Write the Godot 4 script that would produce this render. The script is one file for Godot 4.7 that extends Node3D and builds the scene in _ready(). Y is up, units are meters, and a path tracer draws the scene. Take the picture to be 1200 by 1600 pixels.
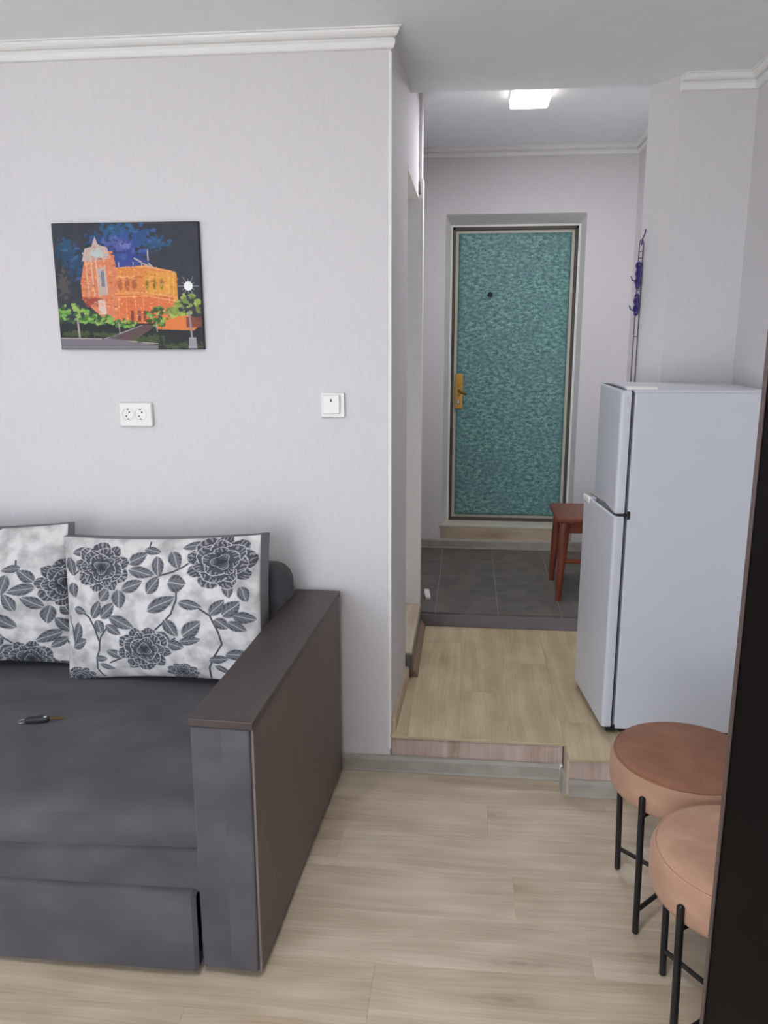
extends Node3D
# A small flat: living room with a sofa, a step up to a passage with a fridge, and an entrance hall beyond it.

const SKY_ENERGY := 2.5
const HALL_LAMP := 0.30
const ROOM_LAMP := 0.55
const EXPOSURE := 3.75

var M := {}
var taken := {}
var rng := RandomNumberGenerator.new()


func _ready() -> void:
	rng.seed = 11
	# ---- camera
	var cam := Camera3D.new()
	cam.name = "camera"
	cam.position = Vector3(0.2611, 1.6235, 2.7825)
	cam.rotation = Vector3(-0.2173, 0.1018, -0.0013)
	cam.keep_aspect = Camera3D.KEEP_HEIGHT
	cam.fov = rad_to_deg(2.0 * atan(800.0 / 1263.42))
	cam.near = 0.03
	cam.far = 200.0
	cam.current = true
	add_child(cam)
	# ---- sky and exposure: an overcast day outside the window behind the camera
	var env := Environment.new()
	env.background_mode = Environment.BG_SKY
	var sky := Sky.new()
	var sm := ProceduralSkyMaterial.new()
	sm.sky_top_color = Color(0.86, 0.92, 1.0)
	sm.sky_horizon_color = Color(0.93, 0.96, 1.0)
	sm.sky_energy_multiplier = 1.0
	sm.ground_bottom_color = Color(0.95, 0.965, 0.985)
	sm.ground_horizon_color = Color(0.95, 0.965, 0.985)
	sky.sky_material = sm
	env.sky = sky
	env.background_energy_multiplier = SKY_ENERGY
	env.tonemap_mode = Environment.TONE_MAPPER_LINEAR
	env.tonemap_exposure = EXPOSURE
	env.sdfgi_enabled = true
	env.ssao_enabled = true
	env.ssil_enabled = true
	var we := WorldEnvironment.new()
	we.name = "world_environment"
	we.environment = env
	add_child(we)

	make_materials()
	build_shell()
	build_floors()
	build_trims()
	build_entrance_door()
	build_doorway()
	build_window()
	build_sofa()
	build_cushions()
	build_fridge()
	build_wardrobe()
	build_pouffes()
	build_hall_stool()
	build_painting()
	build_socket_and_switch()
	build_ceiling_lamp()
	build_coat_rack()
	build_key_and_stop()


# ------------------------------------------------------------------ naming
func numbered(called: String) -> String:
	if not taken.has(called):
		taken[called] = 0
		return called
	taken[called] += 1
	return "%s_%03d" % [called, taken[called]]


func tag(o: Node3D, label: String, category: String, group := "", kind := "") -> void:
	o.set_meta("label", label)
	o.set_meta("category", category)
	if group != "":
		o.set_meta("group", group)
	if kind != "":
		o.set_meta("kind", kind)


func thing(called: String, label: String, category: String, at := Vector3.ZERO, turn := 0.0, group := "", kind := "") -> Node3D:
	var o := Node3D.new()
	o.name = numbered(called)
	o.position = at
	o.rotation.y = turn
	add_child(o, true)
	tag(o, label, category, group, kind)
	return o


func part(parent: Node3D, called: String, st: SurfaceTool, m: Material, at := Vector3.ZERO) -> MeshInstance3D:
	var o := MeshInstance3D.new()
	o.mesh = st.commit()
	o.material_override = m
	o.position = at
	o.cast_shadow = GeometryInstance3D.SHADOW_CASTING_SETTING_ON
	if parent == self:
		o.name = numbered(called)
		add_child(o, true)
	else:
		var n := 0
		for c in parent.get_children():
			if String(c.name) == called or String(c.name).begins_with(called + "_") and String(c.name).right(3).is_valid_int():
				n += 1
		o.name = called if n == 0 else "%s_%03d" % [called, n]
		parent.add_child(o, true)
	return o


func structure(called: String, st: SurfaceTool, m: Material, label: String, category: String) -> MeshInstance3D:
	var o := part(self, called, st, m)
	tag(o, label, category, "", "structure")
	return o


# ------------------------------------------------------------------ shapes
func mb() -> SurfaceTool:
	var st := SurfaceTool.new()
	st.begin(Mesh.PRIMITIVE_TRIANGLES)
	return st


func uv_of(p: Vector3, n: Vector3, grain: int, off: Vector2) -> Vector2:
	var a := n.abs()
	var axis := 0
	if a.y >= a.x and a.y >= a.z:
		axis = 1
	elif a.z >= a.x:
		axis = 2
	var u := p[grain]
	var other := 3 - axis - grain
	if axis == grain:
		u = p[(axis + 1) % 3]
		other = (axis + 2) % 3
	return Vector2(u, p[other]) + off


# one flat quad or triangle fan, turned so that it faces «out»
func face(st: SurfaceTool, pts: Array, out: Vector3, grain := 0, off := Vector2.ZERO) -> void:
	var n: Vector3 = (pts[1] - pts[0]).cross(pts[2] - pts[0])
	if n.length() < 1e-12 and pts.size() > 3:
		n = (pts[2] - pts[0]).cross(pts[3] - pts[0])
	n = n.normalized()
	var p := pts
	if n.dot(out) < 0.0:
		n = -n
	else:
		p = pts.duplicate()
		p.reverse()
	for i in range(1, p.size() - 1):
		for k in [0, i, i + 1]:
			st.set_normal(n)
			st.set_uv(uv_of(p[k], n, grain, off))
			st.add_vertex(p[k])


# plain box with sharp edges, for the building's own shell
func slab(st: SurfaceTool, a: Vector3, b: Vector3, grain := 0, off := Vector2.ZERO) -> void:
	for axis in 3:
		for s in [0, 1]:
			var o := Vector3.ZERO
			o[axis] = 1.0 if s else -1.0
			var q := []
			for k in [[0, 0], [1, 0], [1, 1], [0, 1]]:
				var p := Vector3.ZERO
				p[axis] = b[axis] if s else a[axis]
				p[(axis + 1) % 3] = b[(axis + 1) % 3] if k[0] else a[(axis + 1) % 3]
				p[(axis + 2) % 3] = b[(axis + 2) % 3] if k[1] else a[(axis + 2) % 3]
				q.append(p)
			face(st, q, o, grain, off)


# box with rounded edges of radius r in n steps
func rbox(st: SurfaceTool, c: Vector3, size: Vector3, r: float, n := 2, grain := 0, off := Vector2.ZERO) -> void:
	var h := size * 0.5
	r = minf(r, minf(h.x, minf(h.y, h.z)) * 0.999)
	var inner := h - Vector3(r, r, r)
	var t := []
	for i in n + 1:
		t.append(tan(PI / 4.0 * (1.0 - float(i) / n)))
	for axis in 3:
		for s in [-1.0, 1.0]:
			var ia := (axis + 1) % 3
			var ib := (axis + 2) % 3
			var la := []
			var lb := []
			for i in n + 1:
				la.append([-inner[ia], -t[i]])
				lb.append([-inner[ib], -t[i]])
			for i in n + 1:
				la.append([inner[ia], t[n - i]])
				lb.append([inner[ib], t[n - i]])
			var rows := []
			for a in la:
				var row := []
				for b in lb:
					var d := Vector3.ZERO
					d[axis] = s
					d[ia] = a[1]
					d[ib] = b[1]
					d = d.normalized()
					var q := Vector3.ZERO
					q[axis] = s * inner[axis]
					q[ia] = a[0]
					q[ib] = b[0]
					var flat := Vector3.ZERO
					flat[axis] = s
					row.append([c + q + d * r, d, uv_of(c + q + d * r, flat, grain, off)])
				rows.append(row)
			for i in rows.size() - 1:
				for j in rows[i].size() - 1:
					quad(st, rows[i][j], rows[i + 1][j], rows[i + 1][j + 1], rows[i][j + 1])


# vertices are [position, normal, uv]; the winding follows the normals
func quad(st: SurfaceTool, a: Array, b: Array, c: Array, d: Array) -> void:
	tri(st, a, b, c)
	tri(st, a, c, d)


func tri(st: SurfaceTool, a: Array, b: Array, c: Array) -> void:
	var g: Vector3 = (b[0] - a[0]).cross(c[0] - a[0])
	if g.length_squared() < 1e-20:
		return
	var v := [a, b, c]
	if g.dot(a[1] + b[1] + c[1]) > 0.0:
		v = [a, c, b]
	for p in v:
		st.set_normal(p[1])
		st.set_uv(p[2])
		st.add_vertex(p[0])


# surface of revolution round y; profile of Vector2(radius, height), with smooth normals where it bends less than 40 degrees
func lathe(st: SurfaceTool, c: Vector3, profile: Array, seg := 48) -> void:
	var nr := []
	for i in profile.size():
		var t0: Vector2 = (profile[i] - profile[maxi(i - 1, 0)])
		var t1: Vector2 = (profile[mini(i + 1, profile.size() - 1)] - profile[i])
		if t0.length() < 1e-9:
			t0 = t1
		if t1.length() < 1e-9:
			t1 = t0
		nr.append([t0.normalized(), t1.normalized()])
	for i in profile.size() - 1:
		var fl: Vector2 = (profile[i + 1] - profile[i]).normalized()
		var ta: Vector2 = fl
		var tb: Vector2 = fl
		if nr[i][0].dot(nr[i][1]) > 0.76:
			ta = (nr[i][0] + nr[i][1]).normalized()
		if nr[i + 1][0].dot(nr[i + 1][1]) > 0.76:
			tb = (nr[i + 1][0] + nr[i + 1][1]).normalized()
		for k in seg:
			var v := []
			for e in [[i, k, ta], [i + 1, k, tb], [i + 1, k + 1, tb], [i, k + 1, ta]]:
				var an: float = TAU * e[1] / seg
				var p: Vector2 = profile[e[0]]
				var tt: Vector2 = e[2]
				v.append([c + Vector3(p.x * cos(an), p.y, p.x * sin(an)), Vector3(tt.y * cos(an), -tt.x, tt.y * sin(an)), Vector2(p.x * cos(an), p.x * sin(an) + p.y)])
			quad(st, v[0], v[1], v[2], v[3])


# round bar along a path, ends closed with small domes
func tube(st: SurfaceTool, path: Array, r: float, seg := 12) -> void:
	var rings := []
	var n := path.size()
	var up := Vector3.UP
	for i in n:
		var d: Vector3 = (path[mini(i + 1, n - 1)] - path[maxi(i - 1, 0)]).normalized()
		if absf(d.dot(up)) > 0.95:
			up = Vector3.RIGHT
		var x := d.cross(up).normalized()
		var y := x.cross(d).normalized()
		var list := [[path[i], r, 0.0]]
		if i == 0:
			list = [[path[i] - d * r * 0.5, r * 0.1, -1.0], [path[i] - d * r * 0.35, r * 0.7, -0.6], [path[i], r, 0.0]]
		elif i == n - 1:
			list = [[path[i], r, 0.0], [path[i] + d * r * 0.35, r * 0.7, 0.6], [path[i] + d * r * 0.5, r * 0.1, 1.0]]
		for e in list:
			var ring := []
			for k in seg:
				var a := TAU * k / seg
				var o: Vector3 = x * cos(a) + y * sin(a)
				ring.append([e[0] + o * e[1], (o + d * e[2] * 1.5).normalized(), Vector2(a, i)])
			rings.append(ring)
	for i in rings.size() - 1:
		for k in seg:
			var l := (k + 1) % seg
			quad(st, rings[i][k], rings[i + 1][k], rings[i + 1][l], rings[i][l])


# profile of Vector2(out, height) swept from a to b along the wall; «out» points away from the wall, the ends are cut at the given slants
func molding(st: SurfaceTool, profile: Array, a: Vector3, b: Vector3, out: Vector3, slant_a := 0.0, slant_b := 0.0) -> void:
	var d := (b - a).normalized()
	var pa := []
	var pb := []
	for p in profile:
		pa.append(a + out * p.x + Vector3.UP * p.y + d * slant_a * p.x)
		pb.append(b + out * p.x + Vector3.UP * p.y + d * slant_b * p.x)
	var mid := Vector2.ZERO
	for p in profile:
		mid += p / profile.size()
	for i in profile.size():
		var j := (i + 1) % profile.size()
		var e: Vector2 = profile[j] - profile[i]
		var n := Vector2(e.y, -e.x).normalized()
		var m2: Vector2 = (profile[i] + profile[j]) * 0.5 - mid
		if n.dot(m2) < 0.0:
			n = -n
		face(st, [pa[i], pb[i], pb[j], pa[j]], out * n.x + Vector3.UP * n.y)
	cap(st, pa, profile, -d)
	cap(st, pb, profile, d)


func cap(st: SurfaceTool, pts: Array, profile: Array, out: Vector3) -> void:
	var idx := Geometry2D.triangulate_polygon(PackedVector2Array(profile))
	for i in range(0, idx.size(), 3):
		face(st, [pts[idx[i]], pts[idx[i + 1]], pts[idx[i + 2]]], out)


# closed outline in the plane of the axes u and v, extruded from a to b along the third axis; smooth round the outline
func extrude(st: SurfaceTool, outline: Array, axis: int, a: float, b: float, bevel := 0.0, smooth := true) -> void:
	var n := outline.size()
	var make := func(p: Vector2, w: float) -> Vector3:
		var q := Vector3.ZERO
		q[axis] = w
		q[(axis + 1) % 3] = p.x
		q[(axis + 2) % 3] = p.y
		return q
	var area := 0.0
	for i in n:
		area += outline[i].cross(outline[(i + 1) % n])
	var sg := 1.0 if area > 0.0 else -1.0
	var nrm := []
	for i in n:
		var e0: Vector2 = (outline[i] - outline[(i + n - 1) % n]).normalized()
		var e1: Vector2 = (outline[(i + 1) % n] - outline[i]).normalized()
		nrm.append([Vector2(e0.y, -e0.x) * sg, Vector2(e1.y, -e1.x) * sg])
	var levels := [[a, 0.0], [b, 0.0]]
	if bevel > 0.0:
		levels = [[a, bevel], [a + bevel * 0.3, bevel * 0.3], [a + bevel, 0.0], [b - bevel, 0.0], [b - bevel * 0.3, bevel * 0.3], [b, bevel]]
	var rows := []
	for l in levels:
		var row := []
		for i in n:
			var m: Vector2 = (nrm[i][0] + nrm[i][1]).normalized()
			row.append(outline[i] - m * l[1])
		rows.append(row)
	for k in levels.size() - 1:
		for i in n:
			var j := (i + 1) % n
			var na: Vector2 = nrm[i][1]
			var nb: Vector2 = nrm[j][0]
			if smooth and nrm[i][0].dot(nrm[i][1]) > 0.6:
				na = (nrm[i][0] + nrm[i][1]).normalized()
			if smooth and nrm[j][0].dot(nrm[j][1]) > 0.6:
				nb = (nrm[j][0] + nrm[j][1]).normalized()
			var tilt: float = (levels[k + 1][1] - levels[k][1]) * 1.0
			var tx: float = 0.0 if is_zero_approx(tilt) else signf(tilt) * 0.7
			var ax := Vector3.ZERO
			ax[axis] = tx
			var v := []
			for e in [[k, i, na], [k + 1, i, na], [k + 1, j, nb], [k, j, nb]]:
				var p: Vector3 = make.call(rows[e[0]][e[1]], levels[e[0]][0])
				var nn: Vector3 = (make.call(e[2], 0.0) + ax).normalized()
				v.append([p, nn, uv_of(p, nn, axis, Vector2.ZERO)])
			quad(st, v[0], v[1], v[2], v[3])
	for s in [0, levels.size() - 1]:
		var o := Vector3.ZERO
		o[axis] = -1.0 if s == 0 else 1.0
		var idx := Geometry2D.triangulate_polygon(PackedVector2Array(rows[s]))
		for i in range(0, idx.size(), 3):
			face(st, [make.call(rows[s][idx[i]], levels[s][0]), make.call(rows[s][idx[i + 1]], levels[s][0]), make.call(rows[s][idx[i + 2]], levels[s][0])], o, axis)


# rectangle outline with its own radius at each corner: (x0,y0) (x1,y0) (x1,y1) (x0,y1)
func round_rect(x0: float, y0: float, x1: float, y1: float, r: Array, steps := 6) -> Array:
	var out := []
	var c := [[x0, y0, 1, 1, PI], [x1, y0, -1, 1, 1.5 * PI], [x1, y1, -1, -1, 0.0], [x0, y1, 1, -1, 0.5 * PI]]
	for i in 4:
		var rad: float = r[i]
		if rad <= 0.0:
			out.append(Vector2(c[i][0], c[i][1]))
			continue
		var o := Vector2(c[i][0] + c[i][2] * rad, c[i][1] + c[i][3] * rad)
		for k in steps + 1:
			var an: float = c[i][4] + PI / 2.0 * k / steps
			out.append(o + Vector2(cos(an), sin(an)) * rad)
	return out


# floor plank, riser board or tile: flat top with small chamfers along its upper edges
func board(st: SurfaceTool, a: Vector3, b: Vector3, ch: float, axis: int, grain: int, off: Vector2) -> void:
	var ia := (axis + 1) % 3
	var ib := (axis + 2) % 3
	var ring := func(inset: float, w: float) -> Array:
		var q := []
		for k in [[0, 0], [1, 0], [1, 1], [0, 1]]:
			var p := Vector3.ZERO
			p[axis] = w
			p[ia] = b[ia] - inset if k[0] else a[ia] + inset
			p[ib] = b[ib] - inset if k[1] else a[ib] + inset
			q.append(p)
		return q
	var lo: Array = ring.call(0.0, a[axis])
	var mi: Array = ring.call(0.0, b[axis] - ch)
	var hi: Array = ring.call(ch, b[axis])
	var up := Vector3.ZERO
	up[axis] = 1.0
	face(st, hi, up, grain, off)
	var mid := (a + b) * 0.5
	for i in 4:
		var j := (i + 1) % 4
		var o: Vector3 = (mi[i] + mi[j]) * 0.5 - mid
		o[axis] = 0.0
		face(st, [lo[i], lo[j], mi[j], mi[i]], o, grain, off)
		face(st, [mi[i], mi[j], hi[j], hi[i]], o.normalized() + up, grain, off)


# ------------------------------------------------------------------ pictures
func noise(sd: int, freq: float, oct := 3) -> FastNoiseLite:
	var n := FastNoiseLite.new()
	n.seed = sd
	n.noise_type = FastNoiseLite.TYPE_SIMPLEX_SMOOTH
	n.frequency = freq
	n.fractal_type = FastNoiseLite.FRACTAL_FBM
	n.fractal_octaves = oct
	return n


func paint(w: int, h: int, f: Callable) -> Image:
	var data := PackedByteArray()
	data.resize(w * h * 3)
	var i := 0
	for y in h:
		for x in w:
			var c: Color = f.call(x, y)
			data[i] = clampi(int(c.r * 255.0 + 0.5), 0, 255)
			data[i + 1] = clampi(int(c.g * 255.0 + 0.5), 0, 255)
			data[i + 2] = clampi(int(c.b * 255.0 + 0.5), 0, 255)
			i += 3
	return Image.create_from_data(w, h, false, Image.FORMAT_RGB8, data)


func tex(im: Image) -> ImageTexture:
	return ImageTexture.create_from_image(im)


func c8(r: float, g: float, b: float) -> Color:
	return Color(r / 255.0, g / 255.0, b / 255.0)


func dab(im: Image, x: int, y: int, c: Color, a: float) -> void:
	if x >= 0 and y >= 0 and x < im.get_width() and y < im.get_height():
		im.set_pixel(x, y, im.get_pixel(x, y).lerp(c, a))


func blob(im: Image, cx: float, cy: float, rx: float, ry: float, c: Color, a := 1.0, rough := 0.0, n: FastNoiseLite = null) -> void:
	for y in range(int(cy - ry * 1.3), int(cy + ry * 1.3) + 1):
		for x in range(int(cx - rx * 1.3), int(cx + rx * 1.3) + 1):
			var d := Vector2((x - cx) / rx, (y - cy) / ry).length()
			if n:
				d += rough * n.get_noise_2d(x, y)
			if d < 1.0:
				dab(im, x, y, c, a * clampf((1.0 - d) * 6.0, 0.0, 1.0))


func poly(im: Image, pts: Array, c: Color, a := 1.0) -> void:
	var lo := Vector2(1e9, 1e9)
	var hi := -lo
	for p in pts:
		lo = lo.min(p)
		hi = hi.max(p)
	var pk := PackedVector2Array(pts)
	for y in range(int(lo.y), int(hi.y) + 1):
		for x in range(int(lo.x), int(hi.x) + 1):
			if Geometry2D.is_point_in_polygon(Vector2(x + 0.5, y + 0.5), pk):
				dab(im, x, y, c, a)


func stroke(im: Image, pts: Array, w: float, c: Color, a := 1.0) -> void:
	for i in pts.size() - 1:
		var p: Vector2 = pts[i]
		var q: Vector2 = pts[i + 1]
		for y in range(int(minf(p.y, q.y) - w), int(maxf(p.y, q.y) + w) + 1):
			for x in range(int(minf(p.x, q.x) - w), int(maxf(p.x, q.x) + w) + 1):
				var s := Geometry2D.get_closest_point_to_segment(Vector2(x, y), p, q)
				var d := s.distance_to(Vector2(x, y))
				if d < w * 0.5:
					dab(im, x, y, c, a * clampf(w * 0.5 - d + 0.4, 0.0, 1.0))


func leaf(im: Image, cx: float, cy: float, l: float, w: float, deg: float, dark: Color, light: Color) -> void:
	var t := deg_to_rad(deg)
	var e := Vector2(cos(t), sin(t))
	for y in range(int(cy - l), int(cy + l) + 1):
		for x in range(int(cx - l), int(cx + l) + 1):
			var d := Vector2(x - cx, y - cy)
			var u := d.dot(e) / l
			var v := d.dot(Vector2(-e.y, e.x)) / w
			if absf(u) >= 1.0:
				continue
			var edge := pow(1.0 - u * u, 0.8) * (1.0 - 0.25 * u)
			if absf(v) < edge:
				var rib := absf(v - 0.12 * sin(u * 2.0)) < 0.07
				var side := sin((absf(v) * 0.9 - u * 1.3) * 11.0) > 0.55 and absf(v) > 0.15
				var tone := dark
				if rib:
					tone = dark.lerp(light, 0.8)
				elif side:
					tone = dark.lerp(light, 0.35)
				elif absf(v) / edge < 0.55:
					tone = dark.lerp(light, 0.25)
				dab(im, x, y, tone, clampf((edge - absf(v)) * 6.0, 0.0, 1.0))


# a rose seen from the front: rings of overlapping petals, dark with hatching and a pale rim
func rose(im: Image, cx: float, cy: float, rx: float, ry: float, ph: float, dark: Color, light: Color, n: FastNoiseLite) -> void:
	for ring in [[9, 0.70, 0.40, 0.36], [7, 0.50, 0.40, 0.32], [5, 0.30, 0.34, 0.27], [3, 0.13, 0.24, 0.19]]:
		for k in ring[0]:
			var a: float = ph + ring[1] * 9.0 + TAU * k / ring[0]
			var o := Vector2(cos(a), sin(a))
			var c: Vector2 = Vector2(cx, cy) + o * Vector2(rx, ry) * ring[1]
			var across: float = ring[2] * (0.9 + 0.2 * sin(a * 3.0 + ph))
			var deep: float = ring[3]
			var size: float = maxf(rx, ry) * maxf(across, deep) * 1.1
			for y in range(int(c.y - size), int(c.y + size) + 1):
				for x in range(int(c.x - size), int(c.x + size) + 1):
					var d := Vector2((x - c.x) / rx, (y - c.y) / ry)
					var u: float = d.dot(Vector2(-o.y, o.x)) / across
					var v: float = d.dot(o) / deep
					var r: float = Vector2(u, v + 0.25 * u * u).length() + 0.10 * n.get_noise_2d(x * 1.5, y * 1.5)
					if r > 1.0:
						continue
					var tone := dark
					var hatch: float = sin(u * 17.0 + 2.0 * v + 3.0 * n.get_noise_2d(x, y))
					if r > 0.86:
						tone = light if v > -0.2 else dark.darkened(0.3)
					elif v > 0.25 and hatch > 0.35:
						tone = dark.lerp(light, 0.55)
					elif v < -0.35:
						tone = dark.darkened(0.25)
					dab(im, x, y, tone, clampf((1.0 - r) * 12.0, 0.0, 1.0))
	blob(im, cx, cy, rx * 0.09, ry * 0.09, dark.darkened(0.3))


# ------------------------------------------------------------------ materials
func mat(called: String, c: Color, rough := 0.6, metal := 0.0) -> StandardMaterial3D:
	var m := StandardMaterial3D.new()
	m.resource_name = called
	m.albedo_color = c
	m.roughness = rough
	m.metallic = metal
	M[called] = m
	return m


func plane3(m: StandardMaterial3D, t: Texture2D, per_metre: float, relief: Texture2D = null, cm := 0.0) -> void:
	m.albedo_texture = t
	m.uv1_triplanar = true
	m.uv1_scale = Vector3.ONE * per_metre
	if relief:
		m.heightmap_enabled = true
		m.heightmap_texture = relief
		m.heightmap_scale = cm


func make_materials() -> void:
	# wallpaper: pale grey paper with fine upright streaks
	var n1 := noise(3, 0.02, 3)
	var n2 := noise(4, 0.25, 2)
	var wp := paint(512, 512, func(x, y):
		var s: float = 0.5 * n1.get_noise_2d(x * 5.0, y * 0.7) + 0.5 * n2.get_noise_2d(x * 1.4, y * 0.16)
		var k: float = 1.0 + 0.022 * s
		return Color(0.962 * k, 0.955 * k, 0.960 * k))
	var wall := mat("wallpaper", c8(226, 224, 224), 0.75)
	plane3(wall, tex(wp), 1.1, tex(wp), 0.10)
	var n3 := noise(9, 0.03, 4)
	var plain_ := paint(256, 256, func(x, y):
		var k: float = 0.985 + 0.012 * n3.get_noise_2d(x, y)
		return Color(k, k, k))
	var speck := tex(plain_)
	plane3(mat("ceiling_paint", c8(246, 248, 250), 0.85), speck, 0.9)
	plane3(mat("trim_paint", c8(240, 239, 235), 0.45), speck, 1.7)
	plane3(mat("white_paint", c8(226, 223, 218), 0.5), speck, 1.3)
	mat("fridge_enamel", c8(208, 210, 217), 0.32)
	mat("white_plastic", c8(238, 235, 230), 0.35)
	mat("pin_hole", c8(60, 56, 52), 0.7)
	mat("gasket", c8(92, 92, 98), 0.7)
	mat("black_plastic", c8(26, 25, 27), 0.5)
	# oak laminate: long grain, wavy, few knots; grain along u, one texture is 2 m by 0.62 m
	var g1 := noise(21, 0.011, 4)
	var g2 := noise(22, 0.03, 3)
	var g3 := noise(23, 0.012, 2)
	var oak := paint(1024, 320, func(x, y):
		var wv: float = y + 9.0 * g3.get_noise_2d(x * 0.22, y * 0.9)
		var a: float = g1.get_noise_2d(x * 0.10, wv * 2.6)
		var b: float = g2.get_noise_2d(x * 0.16, wv * 7.0)
		var p: float = g3.get_noise_2d(x * 0.5 + 700.0, y * 1.3)
		var t: float = clampf(0.52 + 0.42 * a + 0.30 * b + 0.42 * p, 0.0, 1.0)
		return c8(176, 158, 134).lerp(c8(212, 197, 175), t))
	for k in [Vector2(210, 70), Vector2(640, 230), Vector2(900, 120)]:
		for y in range(-22, 23):
			for x in range(-70, 71):
				var d := Vector2(x / 66.0, y / 17.0).length()
				if d < 1.0:
					var c := oak.get_pixel(k.x + x, k.y + y)
					var rr := 0.5 + 0.5 * sin(d * 15.0)
					oak.set_pixel(k.x + x, k.y + y, c.lerp(c8(128, 106, 80), (1.0 - d) * (0.16 + 0.2 * rr)))
	var om := mat("oak_laminate", Color.WHITE, 0.42)
	om.albedo_texture = tex(oak)
	om.uv1_scale = Vector3(0.5, 1.0 / 0.62, 1.0)
	var om2 := mat("oak_laminate_pale", c8(250, 246, 240), 0.45)
	om2.albedo_texture = om.albedo_texture
	om2.uv1_scale = om.uv1_scale
	var om3 := mat("oak_laminate_deep", c8(250, 247, 244), 0.42)
	om3.albedo_texture = om.albedo_texture
	om3.uv1_scale = om.uv1_scale
	var om4 := mat("riser_laminate", c8(246, 238, 252), 0.5)
	om4.albedo_texture = om.albedo_texture
	om4.uv1_scale = om.uv1_scale
	var om5 := mat("oak_laminate_honey", c8(252, 250, 232), 0.42)
	om5.albedo_texture = om.albedo_texture
	om5.uv1_scale = om.uv1_scale
	# grey skirting boards with a faint wood print
	var sk := paint(512, 64, func(x, y):
		var t: float = 0.5 + 0.5 * g2.get_noise_2d(x * 0.4, y * 6.0)
		return c8(152, 145, 134).lerp(c8(176, 170, 158), t))
	plane3(mat("skirting", Color.WHITE, 0.45), tex(sk), 1.2)
	# dark grey stone tiles
	var t1 := noise(31, 0.012, 5)
	var t2 := noise(32, 0.2, 2)
	var st := paint(384, 384, func(x, y):
		var t: float = clampf(0.5 + 0.6 * t1.get_noise_2d(x, y) + 0.12 * t2.get_noise_2d(x, y), 0.0, 1.0)
		return c8(86, 80, 76).lerp(c8(118, 112, 106), t))
	plane3(mat("grey_tile", Color.WHITE, 0.5), tex(st), 1.4)
	mat("grout", c8(150, 145, 140), 0.9)
	mat("grey_nosing", c8(122, 114, 118), 0.55)
	# wenge
	var w1 := noise(41, 0.02, 4)
	var we := paint(512, 256, func(x, y):
		var t: float = clampf(0.5 + 0.8 * w1.get_noise_2d(x * 0.25, y * 6.0), 0.0, 1.0)
		return c8(52, 40, 37).lerp(c8(66, 52, 48), t))
	var wm := mat("wenge_top", Color.WHITE, 0.38)
	wm.albedo_texture = tex(we)
	wm.uv1_scale = Vector3(1.2, 2.2, 1.0)
	var ws := paint(512, 256, func(x, y):
		var t: float = clampf(0.5 + 0.6 * w1.get_noise_2d(x * 0.2, y * 5.0), 0.0, 1.0)
		return c8(106, 93, 88).lerp(c8(120, 107, 101), t))
	var wside := mat("wenge_side", Color.WHITE, 0.55)
	wside.albedo_texture = tex(ws)
	wside.uv1_scale = Vector3(1.0, 1.6, 1.0)
	var wd := mat("wenge_dark", c8(68, 58, 70), 0.55)
	wd.albedo_texture = wm.albedo_texture
	wd.uv1_scale = wm.uv1_scale
	wd.metallic_specular = 0.2
	mat("edge_band", c8(88, 74, 69), 0.4)
	mat("brown_riser", c8(132, 122, 113), 0.5)
	mat("brown_strip", c8(146, 118, 100), 0.5)
	# red-brown stained beech of the stool in the hall
	var rd := paint(256, 128, func(x, y):
		var t: float = clampf(0.5 + 0.7 * w1.get_noise_2d(x * 0.4, y * 4.0), 0.0, 1.0)
		return c8(100, 46, 29).lerp(c8(134, 66, 43), t))
	var rm := mat("stained_beech", Color.WHITE, 0.35)
	rm.albedo_texture = tex(rd)
	rm.uv1_scale = Vector3(2.0, 4.0, 1.0)
	# velour of the sofa: grey pile brushed in patches
	var v1 := noise(51, 0.010, 3)
	var v2 := noise(52, 0.3, 2)
	var ve := paint(512, 512, func(x, y):
		var t: float = clampf(0.5 + 0.55 * v1.get_noise_2d(x * 0.7, y) + 0.10 * v2.get_noise_2d(x, y), 0.0, 1.0)
		return c8(63, 60, 63).lerp(c8(87, 84, 88), t))
	var vm := mat("sofa_velour", Color.WHITE, 0.85)
	plane3(vm, tex(ve), 1.0)
	vm.rim_enabled = true
	vm.rim = 0.18
	vm.rim_tint = 0.6
	# velvet of the pouffes; light and shade on the nap are in the tints
	var pv := paint(256, 256, func(x, y):
		var t: float = clampf(0.5 + 0.6 * v1.get_noise_2d(x * 1.6, y * 1.6) + 0.12 * v2.get_noise_2d(x, y), 0.0, 1.0)
		return c8(172, 130, 105).lerp(c8(194, 152, 126), t))
	for e in [["pouffe_velvet", c8(238, 238, 238)], ["pouffe_velvet_shaded", c8(198, 176, 164)], ["pouffe_velvet_pale", c8(255, 255, 255)]]:
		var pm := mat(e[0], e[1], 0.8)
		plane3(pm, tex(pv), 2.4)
		pm.rim_enabled = true
		pm.rim = 0.2
		pm.rim_tint = 0.7
	mat("black_steel", c8(34, 31, 32), 0.45, 0.3)
	# entrance door: crinkled teal leatherette
	var d1 := noise(61, 0.045, 4)
	var d2 := noise(62, 0.006, 3)
	var d3 := noise(63, 0.16, 3)
	var te := paint(512, 1024, func(x, y):
		var a: float = d1.get_noise_2d(x * 0.8 + 3.0 * d2.get_noise_2d(x * 4.0, y * 4.0), y * 1.5)
		var c: float = d3.get_noise_2d(x * 0.7, y * 1.1)
		var b: float = d2.get_noise_2d(x, y * 1.5)
		var t: float = clampf(0.47 + 0.66 * a + 0.52 * c, 0.0, 1.0)
		return c8(60, 104, 105).lerp(c8(160, 200, 192), t).lerp(c8(96, 132, 142), clampf(0.05 + 0.9 * b, 0.0, 0.35)))
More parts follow.
